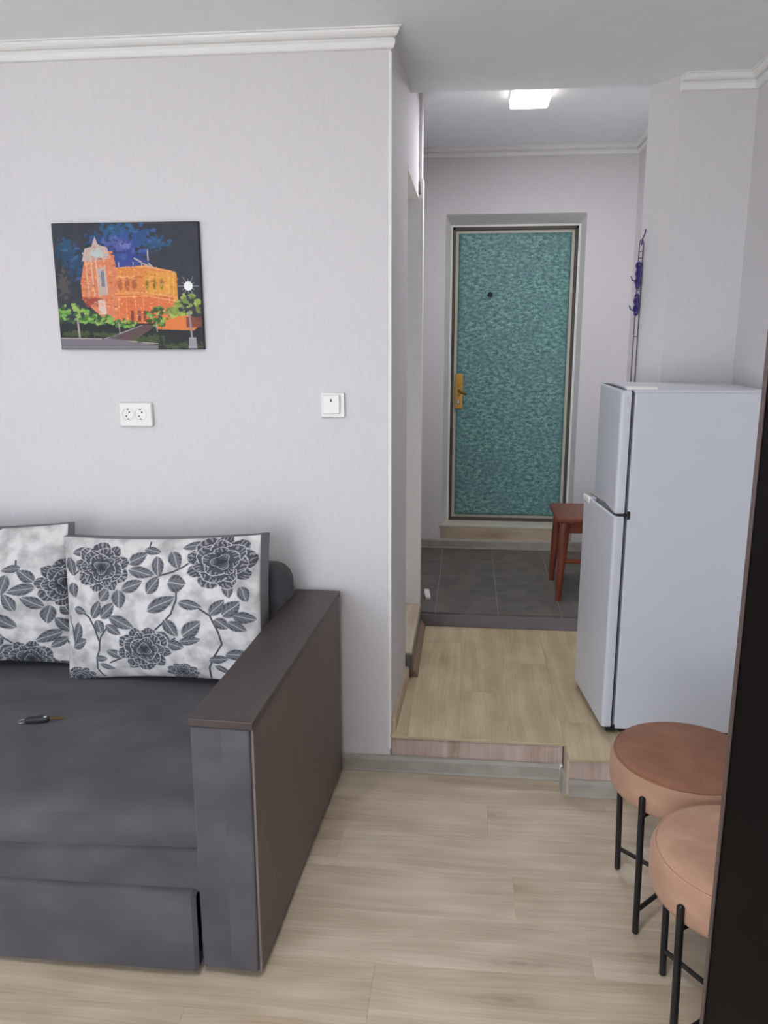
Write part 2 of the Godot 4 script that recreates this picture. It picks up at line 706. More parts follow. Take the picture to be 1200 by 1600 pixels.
	var teal := mat("teal_leatherette", Color.WHITE, 0.5)
	teal.albedo_texture = tex(te)
	teal.heightmap_enabled = true
	teal.uv1_triplanar = true
	teal.uv1_scale = Vector3(1.2, 0.6, 1.2)
	teal.heightmap_texture = teal.albedo_texture
	teal.heightmap_scale = 0.35
	mat("door_steel", c8(78, 72, 62), 0.5)
	mat("cream_piping", c8(206, 202, 186), 0.5)
	mat("brass", c8(214, 170, 92), 0.28, 0.9)
	mat("brass_dark", c8(120, 92, 48), 0.4, 0.9)
	mat("purple_enamel", c8(66, 48, 120), 0.4)
	mat("grey_wire", c8(98, 88, 104), 0.4, 0.5)
	mat("chrome", c8(205, 205, 208), 0.2, 1.0)
	mat("gusset_fabric", c8(128, 126, 130), 0.9)
	mat("canvas_edge", c8(46, 50, 56), 0.8)
	var gl := mat("window_glass", Color(1, 1, 1, 0.06), 0.02)
	gl.transparency = BaseMaterial3D.TRANSPARENCY_ALPHA
	var lp := mat("lamp_diffuser", c8(255, 252, 246), 0.5)
	lp.emission_enabled = true
	lp.emission = c8(255, 250, 242)
	lp.emission_energy_multiplier = 1.0


# ------------------------------------------------------------------ the building
const CEIL := 2.55
const HALL := 2.71
const PLAT := 0.151
const TILE := 0.227


func build_shell() -> void:
	var wp: Material = M["wallpaper"]
	var st := mb()
	slab(st, Vector3(-2.7, 0, -0.12), Vector3(0, CEIL, 0))
	structure("wall_back", st, wp, "pale grey papered wall behind the sofa with the canvas on it", "wall")
	st = mb()
	slab(st, Vector3(-2.82, 0, -0.12), Vector3(-2.7, CEIL, 4.45))
	structure("wall_left", st, wp, "pale grey side wall left of the sofa outside the view", "wall")
	st = mb()
	slab(st, Vector3(1.30, 0, -0.60), Vector3(1.42, CEIL, 4.45))
	structure("wall_right", st, wp, "pale grey side wall behind the fridge and the dark wardrobe", "wall")
	# rear wall with the window opening
	st = mb()
	slab(st, Vector3(-2.7, 0, 4.2), Vector3(-2.3, CEIL, 4.45))
	slab(st, Vector3(-0.4, 0, 4.2), Vector3(1.30, CEIL, 4.45))
	slab(st, Vector3(-2.3, 0, 4.2), Vector3(-0.4, 0.12, 4.45))
	slab(st, Vector3(-2.3, 2.44, 4.2), Vector3(-0.4, CEIL, 4.45))
	structure("wall_rear", st, wp, "pale grey wall behind the camera with the window in it", "wall")
	# passage, left: near pier, lintel over the doorway, far pier
	st = mb()
	for y in [[PLAT - 0.151, CEIL]]:
		wall_prism(st, [Vector2(-0.12, -0.12), Vector2(0, -0.12), Vector2(0.0, 0.0), Vector2(0.018, -0.5), Vector2(-0.12, -0.5)], y[0], y[1])
	slab(st, Vector3(-0.12, 2.25, -1.2), Vector3(0.018, HALL, -0.5))
	slab(st, Vector3(-1.1, 0, -1.32), Vector3(0.032, HALL, -1.2))
	structure("wall_passage_left", st, wp, "grey papered wall at the left of the passage with a doorway in it", "wall")
	# passage, right: the pier behind the fridge with its slanted end
	st = mb()
	wall_prism(st, [Vector2(1.024, -0.565), Vector2(1.30, -0.565), Vector2(1.30, -0.69), Vector2(0.938, -0.69), Vector2(0.936, -0.678)], 0.0, HALL)
	structure("wall_passage_right", st, wp, "grey wall pier with a slanted end behind the white fridge", "wall")
	# entrance hall
	st = mb()
	slab(st, Vector3(-0.18, 0, -2.7), Vector3(-0.06, HALL, -1.32))
	structure("wall_hall_left", st, wp, "left side wall of the entrance hall beyond the doorway", "wall")
	st = mb()
	slab(st, Vector3(1.247, 0, -2.7), Vector3(1.42, HALL, -0.6))
	structure("wall_hall_right", st, wp, "right side wall of the entrance hall beside the wooden stool", "wall")
	# back wall of the hall round the recessed entrance door, with splayed plaster reveals
	st = mb()
	var z0 := -2.45
	var z1 := -2.60
	var zb := -2.72
	slab(st, Vector3(-0.06, 0, zb), Vector3(0.110, HALL, z0))
	slab(st, Vector3(0.958, 0, zb), Vector3(1.29, HALL, z0))
	slab(st, Vector3(0.110, 2.333, zb), Vector3(0.958, HALL, z0))
	slab(st, Vector3(0.110, 0, zb), Vector3(0.958, 0.30, z0))
	slab(st, Vector3(0.110, 0.30, zb - 0.05), Vector3(0.958, 2.333, zb + 0.03))
	structure("wall_hall_back", st, wp, "grey wall at the end of the hall round the teal door", "wall")
	var rv := mb()
	wedge(rv, [Vector3(0.110, 2.333, z0), Vector3(0.958, 2.333, z0), Vector3(0.945, 2.290, z1), Vector3(0.138, 2.290, z1)], Vector3(0, 0.04, -0.1), Vector3(0, -1, 0.2))
	wedge(rv, [Vector3(0.110, 2.333, z0), Vector3(0.138, 2.290, z1), Vector3(0.138, 0.385, z1), Vector3(0.110, 0.385, z0)], Vector3(-0.03, 0, -0.1), Vector3(1, 0, 0.2))
	wedge(rv, [Vector3(0.958, 2.333, z0), Vector3(0.945, 2.290, z1), Vector3(0.945, 0.385, z1), Vector3(0.958, 0.385, z0)], Vector3(0.03, 0, -0.1), Vector3(-1, 0, 0.2))
	structure("trim_1", rv, M["trim_paint"], "white painted reveal round the recessed teal door", "door reveal")
	# room behind the doorway
	st = mb()
	slab(st, Vector3(-1.22, 0, -1.32), Vector3(-1.1, CEIL, -0.12))
	structure("wall_side_room", st, wp, "far wall of the small room behind the left doorway", "wall")
	# ceilings
	st = mb()
	slab(st, Vector3(-2.82, CEIL, -0.684), Vector3(1.42, HALL, 4.45))
	structure("ceiling", st, M["ceiling_paint"], "flat grey-white ceiling over the living room and passage", "ceiling")
	st = mb()
	slab(st, Vector3(-1.22, HALL, -2.77), Vector3(1.42, HALL + 0.12, -0.684))
	structure("ceiling", st, M["ceiling_paint"], "ceiling of the entrance hall that carries the square lamp", "ceiling")


func wall_prism(st: SurfaceTool, plan: Array, y0: float, y1: float) -> void:
	var n := plan.size()
	var mid := Vector2.ZERO
	for p in plan:
		mid += p / n
	for i in n:
		var a: Vector2 = plan[i]
		var b: Vector2 = plan[(i + 1) % n]
		var e := b - a
		var o := Vector2(e.y, -e.x)
		if Geometry2D.is_point_in_polygon((a + b) * 0.5 + o.normalized() * 0.002, PackedVector2Array(plan)):
			o = -o
		face(st, [Vector3(a.x, y0, a.y), Vector3(b.x, y0, b.y), Vector3(b.x, y1, b.y), Vector3(a.x, y1, a.y)], Vector3(o.x, 0, o.y))
	var idx := Geometry2D.triangulate_polygon(PackedVector2Array(plan))
	for i in range(0, idx.size(), 3):
		for yy in [[y0, -1.0], [y1, 1.0]]:
			face(st, [Vector3(plan[idx[i]].x, yy[0], plan[idx[i]].y), Vector3(plan[idx[i + 1]].x, yy[0], plan[idx[i + 1]].y), Vector3(plan[idx[i + 2]].x, yy[0], plan[idx[i + 2]].y)], Vector3(0, yy[1], 0))


# a slanted quad given some thickness away from its visible side
func wedge(st: SurfaceTool, q: Array, back: Vector3, out: Vector3) -> void:
	var r := []
	for p in q:
		r.append(p + back)
	face(st, q, out)
	face(st, r, -out)
	var mid := Vector3.ZERO
	for p in q + r:
		mid += p / 8.0
	for i in 4:
		var j := (i + 1) % 4
		face(st, [q[i], q[j], r[j], r[i]], (q[i] + q[j] + r[i] + r[j]) * 0.25 - mid)


func oak_of(i: int) -> Material:
	return M[["oak_laminate", "oak_laminate_deep", "oak_laminate"][i % 3]]


func build_floors() -> void:
	# living room: planks across the picture
	var fl := thing("floor", "beige oak laminate floor of the living room, planks running sideways", "floor", Vector3.ZERO, 0.0, "", "structure")
	var sub := mb()
	slab(sub, Vector3(-2.82, -0.12, -0.12), Vector3(1.42, -0.010, 4.45))
	part(fl, "subfloor", sub, M["grout"])
	var w := 0.193
	var row := 0
	var z := 0.0
	var starts := [-0.52, 0.36, -0.12, -0.86, 0.62, 0.05, -0.4, 0.8, -0.6, 0.3]
	while z < 4.2:
		var x: float = starts[row % starts.size()] - 3.0 * 1.29
		while x < 1.3:
			var a := maxf(x, -2.7)
			var b := minf(x + 1.29, 1.3)
			if b - a > 0.02:
				var p := mb()
				var off := Vector2(rng.randf_range(0.0, 0.6) - a, rng.randf_range(0.0, 0.41) - z)
				board(p, Vector3(a + 0.0001, -0.010, z + 0.0001), Vector3(b - 0.0001, 0.0, minf(z + w, 4.2) - 0.0001), 0.0005, 1, 0, off)
				part(fl, "plank", p, oak_of(row * 3 + int(x * 7.0 + 40.0)))
			x += 1.29
		z += w
		row += 1
	# platform: planks running away from the camera; its right end stands further out
	var pf := thing("floor", "raised oak laminate floor of the passage, one step up beside the fridge", "floor", Vector3.ZERO, 0.0, "", "structure")
	var core := mb()
	slab(core, Vector3(0.0, 0.0, -1.167), Vector3(0.645, PLAT - 0.010, -0.014))
	slab(core, Vector3(0.645, 0.0, -1.167), Vector3(1.30, PLAT - 0.010, 0.092))
	part(pf, "step_core", core, M["grout"])
	var edges := [0.0, 0.065, 0.258, 0.451, 0.645, 0.838, 1.031, 1.224, 1.30]
	var cuts := [-0.62, -0.95, -0.40, -0.72, -0.16, -0.55, -0.9, -0.3]
	for i in edges.size() - 1:
		var front: float = 0.012 if edges[i] < 0.64 else 0.118
		for seg in [[front, cuts[i]], [cuts[i], -1.167]]:
			var p := mb()
			var off := Vector2(rng.randf_range(0.0, 0.6) - seg[1], rng.randf_range(0.0, 0.41) - edges[i])
			board(p, Vector3(edges[i] + 0.0001, PLAT - 0.010, seg[1] + 0.0001), Vector3(edges[i + 1] - 0.0001, PLAT, seg[0] - 0.0001), 0.0006, 1, 2, off)
			part(pf, "plank", p, M["oak_laminate_honey"])
	var k := 0
	for r in [[0.004, 0.215, -0.002], [0.215, 0.43, -0.002], [0.43, 0.640, -0.002], [0.653, 0.86, 0.104], [0.86, 1.08, 0.104], [1.08, 1.30, 0.104]]:
		var p := mb()
		board(p, Vector3(r[0], 0.0, r[2] - 0.012), Vector3(r[1], PLAT - 0.012, r[2]), 0.0008, 2, 1, Vector2(0.3 * k, 0.11 * k - r[0]))
		part(pf, "riser_board", p, M["riser_laminate"])
		k += 1
	var side := mb()
	slab(side, Vector3(0.6445, 0.0, -0.002), Vector3(0.653, PLAT - 0.012, 0.103), 1)
	part(pf, "riser_return", side, M["oak_laminate_deep"])
	# hall: dark tiles
	var hf := thing("floor", "dark grey tiled floor of the entrance hall, one step above the laminate", "floor", Vector3.ZERO, 0.0, "", "structure")
	var hc := mb()
	slab(hc, Vector3(-0.06, 0.0, -2.45), Vector3(1.29, TILE - 0.0025, -1.180))
	part(hf, "grout_bed", hc, M["grout"])
	var xs := [-0.06, 0.122, 0.442, 0.762, 1.082, 1.29]
	var zs := [-1.166, -1.500, -1.820, -2.140, -2.45]
	for i in xs.size() - 1:
		for j in zs.size() - 1:
			var p := mb()
			board(p, Vector3(xs[i] + 0.002, TILE - 0.012, zs[j + 1] + 0.002), Vector3(xs[i + 1] - 0.002, TILE, zs[j] - 0.002), 0.0012, 1, 0, Vector2.ZERO)
			var o := part(hf, "tile", p, M["grey_tile"])
			o.rotation.y = 0.0
	var nz := mb()
	rbox(nz, Vector3(0.647, (PLAT + TILE - 0.012) * 0.5, -1.171), Vector3(1.286, TILE - PLAT - 0.012, 0.016), 0.003, 1)
	part(hf, "step_riser", nz, M["grey_nosing"])


const CROWN := [Vector2(0.0, -0.054), Vector2(0.009, -0.054), Vector2(0.013, -0.051), Vector2(0.0165, -0.044), Vector2(0.0180, -0.035), Vector2(0.0165, -0.029), Vector2(0.0115, -0.0275), Vector2(0.0115, -0.0240), Vector2(0.0240, -0.0225), Vector2(0.031, -0.018), Vector2(0.0365, -0.011), Vector2(0.0385, -0.005), Vector2(0.046, -0.004), Vector2(0.046, 0.0), Vector2(0.0, 0.0)]
const BASE := [Vector2(0.0, 0.0), Vector2(0.016, 0.0), Vector2(0.017, 0.004), Vector2(0.015, 0.010), Vector2(0.014, 0.050), Vector2(0.011, 0.060), Vector2(0.006, 0.064), Vector2(0.0, 0.064)]


func build_trims() -> void:
	var tp: Material = M["trim_paint"]
	var st := mb()
	molding(st, CROWN, Vector3(-2.7, CEIL, 0), Vector3(0.002, CEIL, 0), Vector3(0, 0, 1), 0.0, 0.75)
	structure("trim_2", st, tp, "white two-band crown moulding above the canvas wall", "moulding")
	st = mb()
	molding(st, CROWN, Vector3(1.022, CEIL, -0.565), Vector3(1.30, CEIL, -0.565), Vector3(0, 0, 1), 0.25, -1.0)
	structure("trim_3", st, tp, "short white crown moulding on the pier above the fridge", "moulding")
	st = mb()
	molding(st, CROWN, Vector3(1.30, CEIL, -0.565), Vector3(1.30, CEIL, 4.2), Vector3(-1, 0, 0), 1.0, 0.0)
	structure("trim_4", st, tp, "white crown moulding along the right wall at the picture's edge", "moulding")
	st = mb()
	molding(st, CROWN, Vector3(-0.06, HALL, -2.45), Vector3(1.247, HALL, -2.45), Vector3(0, 0, 1), 1.0, -1.0)
	structure("trim_5", st, tp, "white crown moulding over the teal door at the end of the hall", "moulding")
	st = mb()
	molding(st, CROWN, Vector3(1.247, HALL, -2.45), Vector3(1.247, HALL, -0.69), Vector3(-1, 0, 0), 1.0, 0.0)
	structure("trim_6", st, tp, "white crown moulding along the hall's right side wall", "moulding")
	# corner bead of the picture wall
	st = mb()
	rbox(st, Vector3(-0.002, 1.29, 0.0), Vector3(0.011, 2.40, 0.006), 0.002, 1)
	structure("trim_7", st, tp, "thin white corner bead on the wall edge beside the passage", "corner bead")
	# skirting boards
	var sk: Material = M["skirting"]
	var b := thing("baseboard_back", "grey skirting board under the canvas wall and along the step", "skirting board", Vector3.ZERO, 0.0, "", "structure")
	st = mb()
	molding(st, BASE, Vector3(-2.7, 0, 0.0), Vector3(0.630, 0, 0.0), Vector3(0, 0, 1))
	part(b, "board", st, sk)
	st = mb()
	rbox(st, Vector3(0.6355, 0.033, 0.009), Vector3(0.011, 0.066, 0.020), 0.003, 2)
	var ec := part(b, "end_cap", st, M["white_plastic"])
	ec.set_meta("label", "pale plastic end cap")
	b = thing("baseboard_step", "grey skirting board under the jutting right part of the step", "skirting board", Vector3.ZERO, 0.0, "", "structure")
	st = mb()
	molding(st, BASE, Vector3(0.653, 0, 0.104), Vector3(1.30, 0, 0.104), Vector3(0, 0, 1), 0.0, 0.0)
	part(b, "board", st, sk)
	st = mb()
	molding(st, BASE, Vector3(0.6445, 0, 0.022), Vector3(0.6445, 0, 0.104), Vector3(-1, 0, 0), 0.0, 0.0)
	part(b, "return_board", st, sk)
	st = mb()
	var d := Vector3(0.018, 0, -0.5).normalized()
	var o := Vector3(-d.z, 0, d.x)
	molding(st, [Vector2(0, 0), Vector2(0.018, 0), Vector2(0.017, 0.040), Vector2(0.012, 0.052), Vector2(0, 0.052)], Vector3(0.0, PLAT, -0.02), Vector3(0.018, PLAT, -0.515), o)
	structure("baseboard_passage", st, M["oak_laminate_deep"], "wood-print skirting board at the left of the raised passage floor", "skirting board")
	b = thing("baseboard_hall", "pale grey skirting board along the end wall of the hall", "skirting board", Vector3.ZERO, 0.0, "", "structure")
	st = mb()
	molding(st, BASE, Vector3(-0.06, TILE, -2.45), Vector3(1.247, TILE, -2.45), Vector3(0, 0, 1))
	part(b, "board", st, sk)


func build_entrance_door() -> void:
	var d := thing("door_1", "teal leatherette entrance door in a dark steel frame at the end of the hall", "door", Vector3(0.54, 0.385, -2.60), 0.0, "", "structure")
	var x0 := -0.402
	var x1 := 0.405
	var y1 := 1.905
	# white inner casing, then the dark steel frame
	var st := mb()
	slab(st, Vector3(x0, 0.0, -0.085), Vector3(x0 + 0.016, y1, 0.006))
	slab(st, Vector3(x1 - 0.016, 0.0, -0.085), Vector3(x1, y1, 0.006))
	slab(st, Vector3(x0, y1 - 0.016, -0.085), Vector3(x1, y1, 0.0055))
	part(d, "casing", st, M["trim_paint"])
	var fx0 := x0 + 0.014
	var fx1 := x1 - 0.014
	var fy1 := y1 - 0.014
	st = mb()
	rbox(st, Vector3(fx0 + 0.009, fy1 * 0.5, -0.01), Vector3(0.018, fy1, 0.04), 0.002, 1)
	rbox(st, Vector3(fx1 - 0.009, fy1 * 0.5, -0.01), Vector3(0.018, fy1, 0.04), 0.002, 1)
	rbox(st, Vector3((fx0 + fx1) * 0.5, fy1 - 0.009, -0.01), Vector3(fx1 - fx0, 0.018, 0.04), 0.002, 1)
	rbox(st, Vector3((fx0 + fx1) * 0.5, 0.010, -0.01), Vector3(fx1 - fx0, 0.018, 0.04), 0.002, 1)
	part(d, "steel_frame", st, M["door_steel"])
	# padded leaf
	var lx0 := fx0 + 0.019
	var lx1 := fx1 - 0.019
	var ly0 := 0.020
	var ly1 := fy1 - 0.019
	st = mb()
	slab(st, Vector3(lx0, ly0, -0.06), Vector3(lx1, ly1, -0.012))
	var leaf_ := part(d, "door_leaf", st, M["cream_piping"])
	leaf_.set_meta("label", "cream border of the door leaf")
	st = mb()
	pad(st, lx0 + 0.018, ly0 + 0.018, lx1 - 0.018, ly1 - 0.018, -0.012, 0.018)
	part(d, "padded_panel", st, M["teal_leatherette"])
	# brass lock plate
	st = mb()
	rbox(st, Vector3(lx0 + 0.037, 0.868, 0.010), Vector3(0.050, 0.225, 0.007), 0.003, 2)
	var pl := part(d, "lock_plate", st, M["brass"])
	st = mb()
	rbox(st, Vector3(lx0 + 0.034, 0.925, 0.024), Vector3(0.018, 0.040, 0.022), 0.006, 2)
	part(pl, "thumb_turn", st, M["brass"])
	st = mb()
	tube(st, [Vector3(lx0 + 0.037, 0.872, 0.012), Vector3(lx0 + 0.037, 0.872, 0.045), Vector3(lx0 + 0.040, 0.868, 0.052), Vector3(lx0 + 0.060, 0.860, 0.054), Vector3(lx0 + 0.085, 0.852, 0.050)], 0.008)
	part(pl, "lever_handle", st, M["brass_dark"])
	st = mb()
	rbox(st, Vector3(lx0 + 0.033, 0.868, 0.022), Vector3(0.020, 0.062, 0.020), 0.008, 3)
	part(pl, "lever_boss", st, M["brass"])
	st = mb()
	rbox(st, Vector3(lx0 + 0.033, 0.800, 0.018), Vector3(0.016, 0.032, 0.012), 0.005, 2)
	part(pl, "key_cylinder", st, M["chrome"])
	# spyhole
	st = mb()
	lathe(st, Vector3.ZERO, [Vector2(0.0, 0.012), Vector2(0.008, 0.012), Vector2(0.010, 0.016), Vector2(0.014, 0.014), Vector2(0.016, 0.004), Vector2(0.016, -0.004)], 20)
	var sp := part(d, "spyhole", st, M["black_plastic"], Vector3(-0.146, 1.480, 0.015))
	sp.rotation.x = PI / 2
	# sill: white ledge and laminate front
	st = mb()
	rbox(st, Vector3(0.0, -0.006, 0.062), Vector3(0.90, 0.014, 0.19), 0.003, 1)
	part(d, "ledge", st, M["cream_piping"])
	st = mb()
	board(st, Vector3(-0.435, -0.100, 0.150), Vector3(0.42, -0.013, 0.153 + 0.003), 0.001, 2, 0, Vector2(0.5, 0.2))
	part(d, "sill_board", st, M["oak_laminate_pale"])


# upholstered panel: flat in the middle, rolled down at its edges, with a shallow crease across the middle
func pad(st: SurfaceTool, x0: float, y0: float, x1: float, y1: float, z: float, h: float) -> void:
	var nx := 20
	var ny := 40
	var rows := []
	var hgt := func(u: float, v: float) -> float:
		var ex := minf(u, 1.0 - u) * (x1 - x0)
		var ey := minf(v, 1.0 - v) * (y1 - y0)
		var e := minf(minf(ex, ey) / 0.03, 1.0)
		var crease := exp(-pow((v - 0.565 + 0.006 * sin(u * 9.0)) * (y1 - y0) / 0.012, 2.0)) * smoothstep(0.75, 0.05, u)
		return h * sqrt(1.0 - (1.0 - e) * (1.0 - e)) - 0.005 * crease
	for j in ny + 1:
		var row := []
		for i in nx + 1:
			var u := 0.5 - 0.5 * cos(PI * i / nx)
			var v := 0.5 - 0.5 * cos(PI * j / ny)
			var d := 0.004
			var dx: float = (hgt.call(minf(u + d, 1.0), v) - hgt.call(maxf(u - d, 0.0), v)) / (2.0 * d * (x1 - x0))
			var dy: float = (hgt.call(u, minf(v + d, 1.0)) - hgt.call(u, maxf(v - d, 0.0))) / (2.0 * d * (y1 - y0))
			row.append([Vector3(lerpf(x0, x1, u), lerpf(y0, y1, v), z + hgt.call(u, v)), Vector3(-dx, -dy, 1.0).normalized(), Vector2(u, v)])
		rows.append(row)
	for j in ny:
		for i in nx:
			quad(st, rows[j][i], rows[j][i + 1], rows[j + 1][i + 1], rows[j + 1][i])
	face(st, [Vector3(x0, y0, z), Vector3(x1, y0, z), Vector3(x1, y1, z), Vector3(x0, y1, z)], Vector3(0, 0, -1))


func build_doorway() -> void:
	# the side doorway at the left of the passage: white lining, raised threshold with a brown edge
	var d := thing("door_2", "open side doorway at the left of the passage, white lining over a raised threshold", "doorway", Vector3.ZERO, 0.0, "", "structure")
	var st := mb()
	slab(st, Vector3(-0.13, 0.264, -1.2), Vector3(0.034, 2.25, -1.178))
	part(d, "far_jamb", st, M["trim_paint"])
	st = mb()
	rbox(st, Vector3(0.036, (0.264 + 2.32) * 0.5, -1.215), Vector3(0.012, 2.32 - 0.264, 0.075), 0.003, 1)
	part(d, "jamb_architrave", st, M["trim_paint"])
	st = mb()
	slab(st, Vector3(-0.13, 2.232, -1.2), Vector3(0.020, 2.25, -0.5))
	part(d, "head_lining", st, M["white_paint"])
	st = mb()
	slab(st, Vector3(-1.1, 0.0, -1.2), Vector3(0.038, 0.252, -0.522))
	part(d, "threshold_core", st, M["grey_nosing"])
	st = mb()
	board(st, Vector3(-1.1, 0.252, -1.2), Vector3(0.044, 0.264, -0.524), 0.002, 1, 2, Vector2(0.2, 0.3))
	part(d, "threshold_board", st, M["oak_laminate"])
	st = mb()
	extrude(st, round_rect(PLAT, -1.166, 0.258, -0.524, [0.0, 0.0, 0.010, 0.010], 4), 0, 0.040, 0.050)
	var e := part(d, "threshold_riser", st, M["brown_riser"])
	e.set_meta("label", "dark brown riser board")
	st = mb()
	molding(st, [Vector2(0, 0), Vector2(0.022, 0), Vector2(0.018, 0.012), Vector2(0.008, 0.026), Vector2(0, 0.03)], Vector3(0.050, PLAT, -0.522), Vector3(0.050, PLAT, -1.166), Vector3(1, 0, 0))
	part(d, "foot_strip", st, M["brown_strip"])


func build_window() -> void:
	var w := thing("window_1", "white framed full-height two-leaf window in the wall behind the camera", "window", Vector3(-1.35, 0.12, 4.32), 0.0, "", "structure")
	var hw := 0.95
	var hh := 2.32
	var st := mb()
	for x in [-hw + 0.03, 0.0, hw - 0.03]:
		rbox(st, Vector3(x, hh * 0.5, 0), Vector3(0.06, hh, 0.06), 0.005, 1)
	for y in [0.03, hh - 0.03]:
		rbox(st, Vector3(0, y, 0), Vector3(hw * 2.0, 0.06, 0.058), 0.005, 1)
	part(w, "window_frame", st, M["white_plastic"])
	for s in [-1.0, 1.0]:
		st = mb()
		slab(st, Vector3(s * hw * 0.5 - hw * 0.5 + 0.03, 0.05, -0.003), Vector3(s * hw * 0.5 + hw * 0.5 - 0.03, hh - 0.05, 0.003))
		part(w, "pane", st, M["window_glass"])
	st = mb()
	rbox(st, Vector3(0, -0.012, -0.14), Vector3(hw * 2.0 + 0.1, 0.024, 0.26), 0.008, 2)
	part(w, "window_sill", st, M["white_plastic"])


# ------------------------------------------------------------------ the sofa and what lies on it
func build_sofa() -> void:
	var s := thing("sofa", "grey velour sofa bed with dark wood armrest tops against the back wall", "sofa", Vector3(-1.25, 0, 0.034), 0.0)
	var vel: Material = M["sofa_velour"]
	for side in [1.0, -1.0]:
		var st := mb()
		# body of the armrest, upholstered; the armrests splay a little
		rbox(st, Vector3(-0.004 * side, 0.364, 0.516), Vector3(0.150, 0.676, 1.012), 0.007, 2)
		var arm := part(s, "armrest", st, vel, Vector3(0.993 * side, 0, 0.0))
		arm.rotation.y = deg_to_rad(-2.9) * side
		st = mb()
		rbox(st, Vector3(0.074 * side, 0.364, 0.514), Vector3(0.008, 0.676, 1.000), 0.002, 1, 1, Vector2(0.1, 0.2))
		part(arm, "side_panel", st, M["wenge_side"])
		st = mb()
		rbox(st, Vector3(0, 0.7135, 0.517), Vector3(0.162, 0.021, 1.018), 0.0025, 2, 2, Vector2(0.3, 0.1))
		part(arm, "armrest_top", st, M["wenge_top"])
		for z in [0.12, 0.955]:
			st = mb()
			lathe(st, Vector3(0.0, 0.0, z), [Vector2(0.0, 0.0), Vector2(0.024, 0.0), Vector2(0.026, 0.003), Vector2(0.026, 0.020), Vector2(0.022, 0.028), Vector2(0.0, 0.028)], 20)
			part(arm, "foot", st, M["black_plastic"])
	# base box, band and drawer
	var st2 := mb()
	rbox(st2, Vector3(0, 0.30, 0.51), Vector3(1.775, 0.132, 1.000), 0.012, 2)
	var bs := part(s, "base", st2, vel)
	skew(bs, Vector3(0.85, 0, 1.0), deg_to_rad(0.8))
	st2 = mb()
	extrude(st2, round_rect(0.022, 0.30, 0.250, 1.034, [0.006, 0.010, 0.016, 0.006], 4), 0, -0.857, 0.857, 0.010)
	part(s, "drawer", st2, vel)
	for x in [-0.8, -0.30, 0.30, 0.82]:
		st2 = mb()
		lathe(st2, Vector3(x, 0.0, 0.95), [Vector2(0.0, 0.0), Vector2(0.020, 0.0), Vector2(0.022, 0.004), Vector2(0.022, 0.026), Vector2(0.0, 0.03)], 16)
		part(s, "castor", st2, M["black_plastic"])
	# seat cushion, soft front edge, faintly sagging
	st2 = mb()
	soft_seat(st2, -0.884, 0.892, 0.366, 0.474, 0.10, 1.022)
	skew(part(s, "seat", st2, vel), Vector3(0.85, 0, 1.0), deg_to_rad(2.2))
	# backrest with a rounded top
	st2 = mb()
	rbox(st2, Vector3(0.0, 0.62, 0.082), Vector3(1.83, 0.445, 0.155), 0.066, 6)
	part(s, "backrest", st2, vel)


# turns a part about a point of its thing
func skew(o: Node3D, pivot: Vector3, a: float) -> void:
	o.transform = Transform3D(Basis(Vector3.UP, a), pivot - Basis(Vector3.UP, a) * pivot)


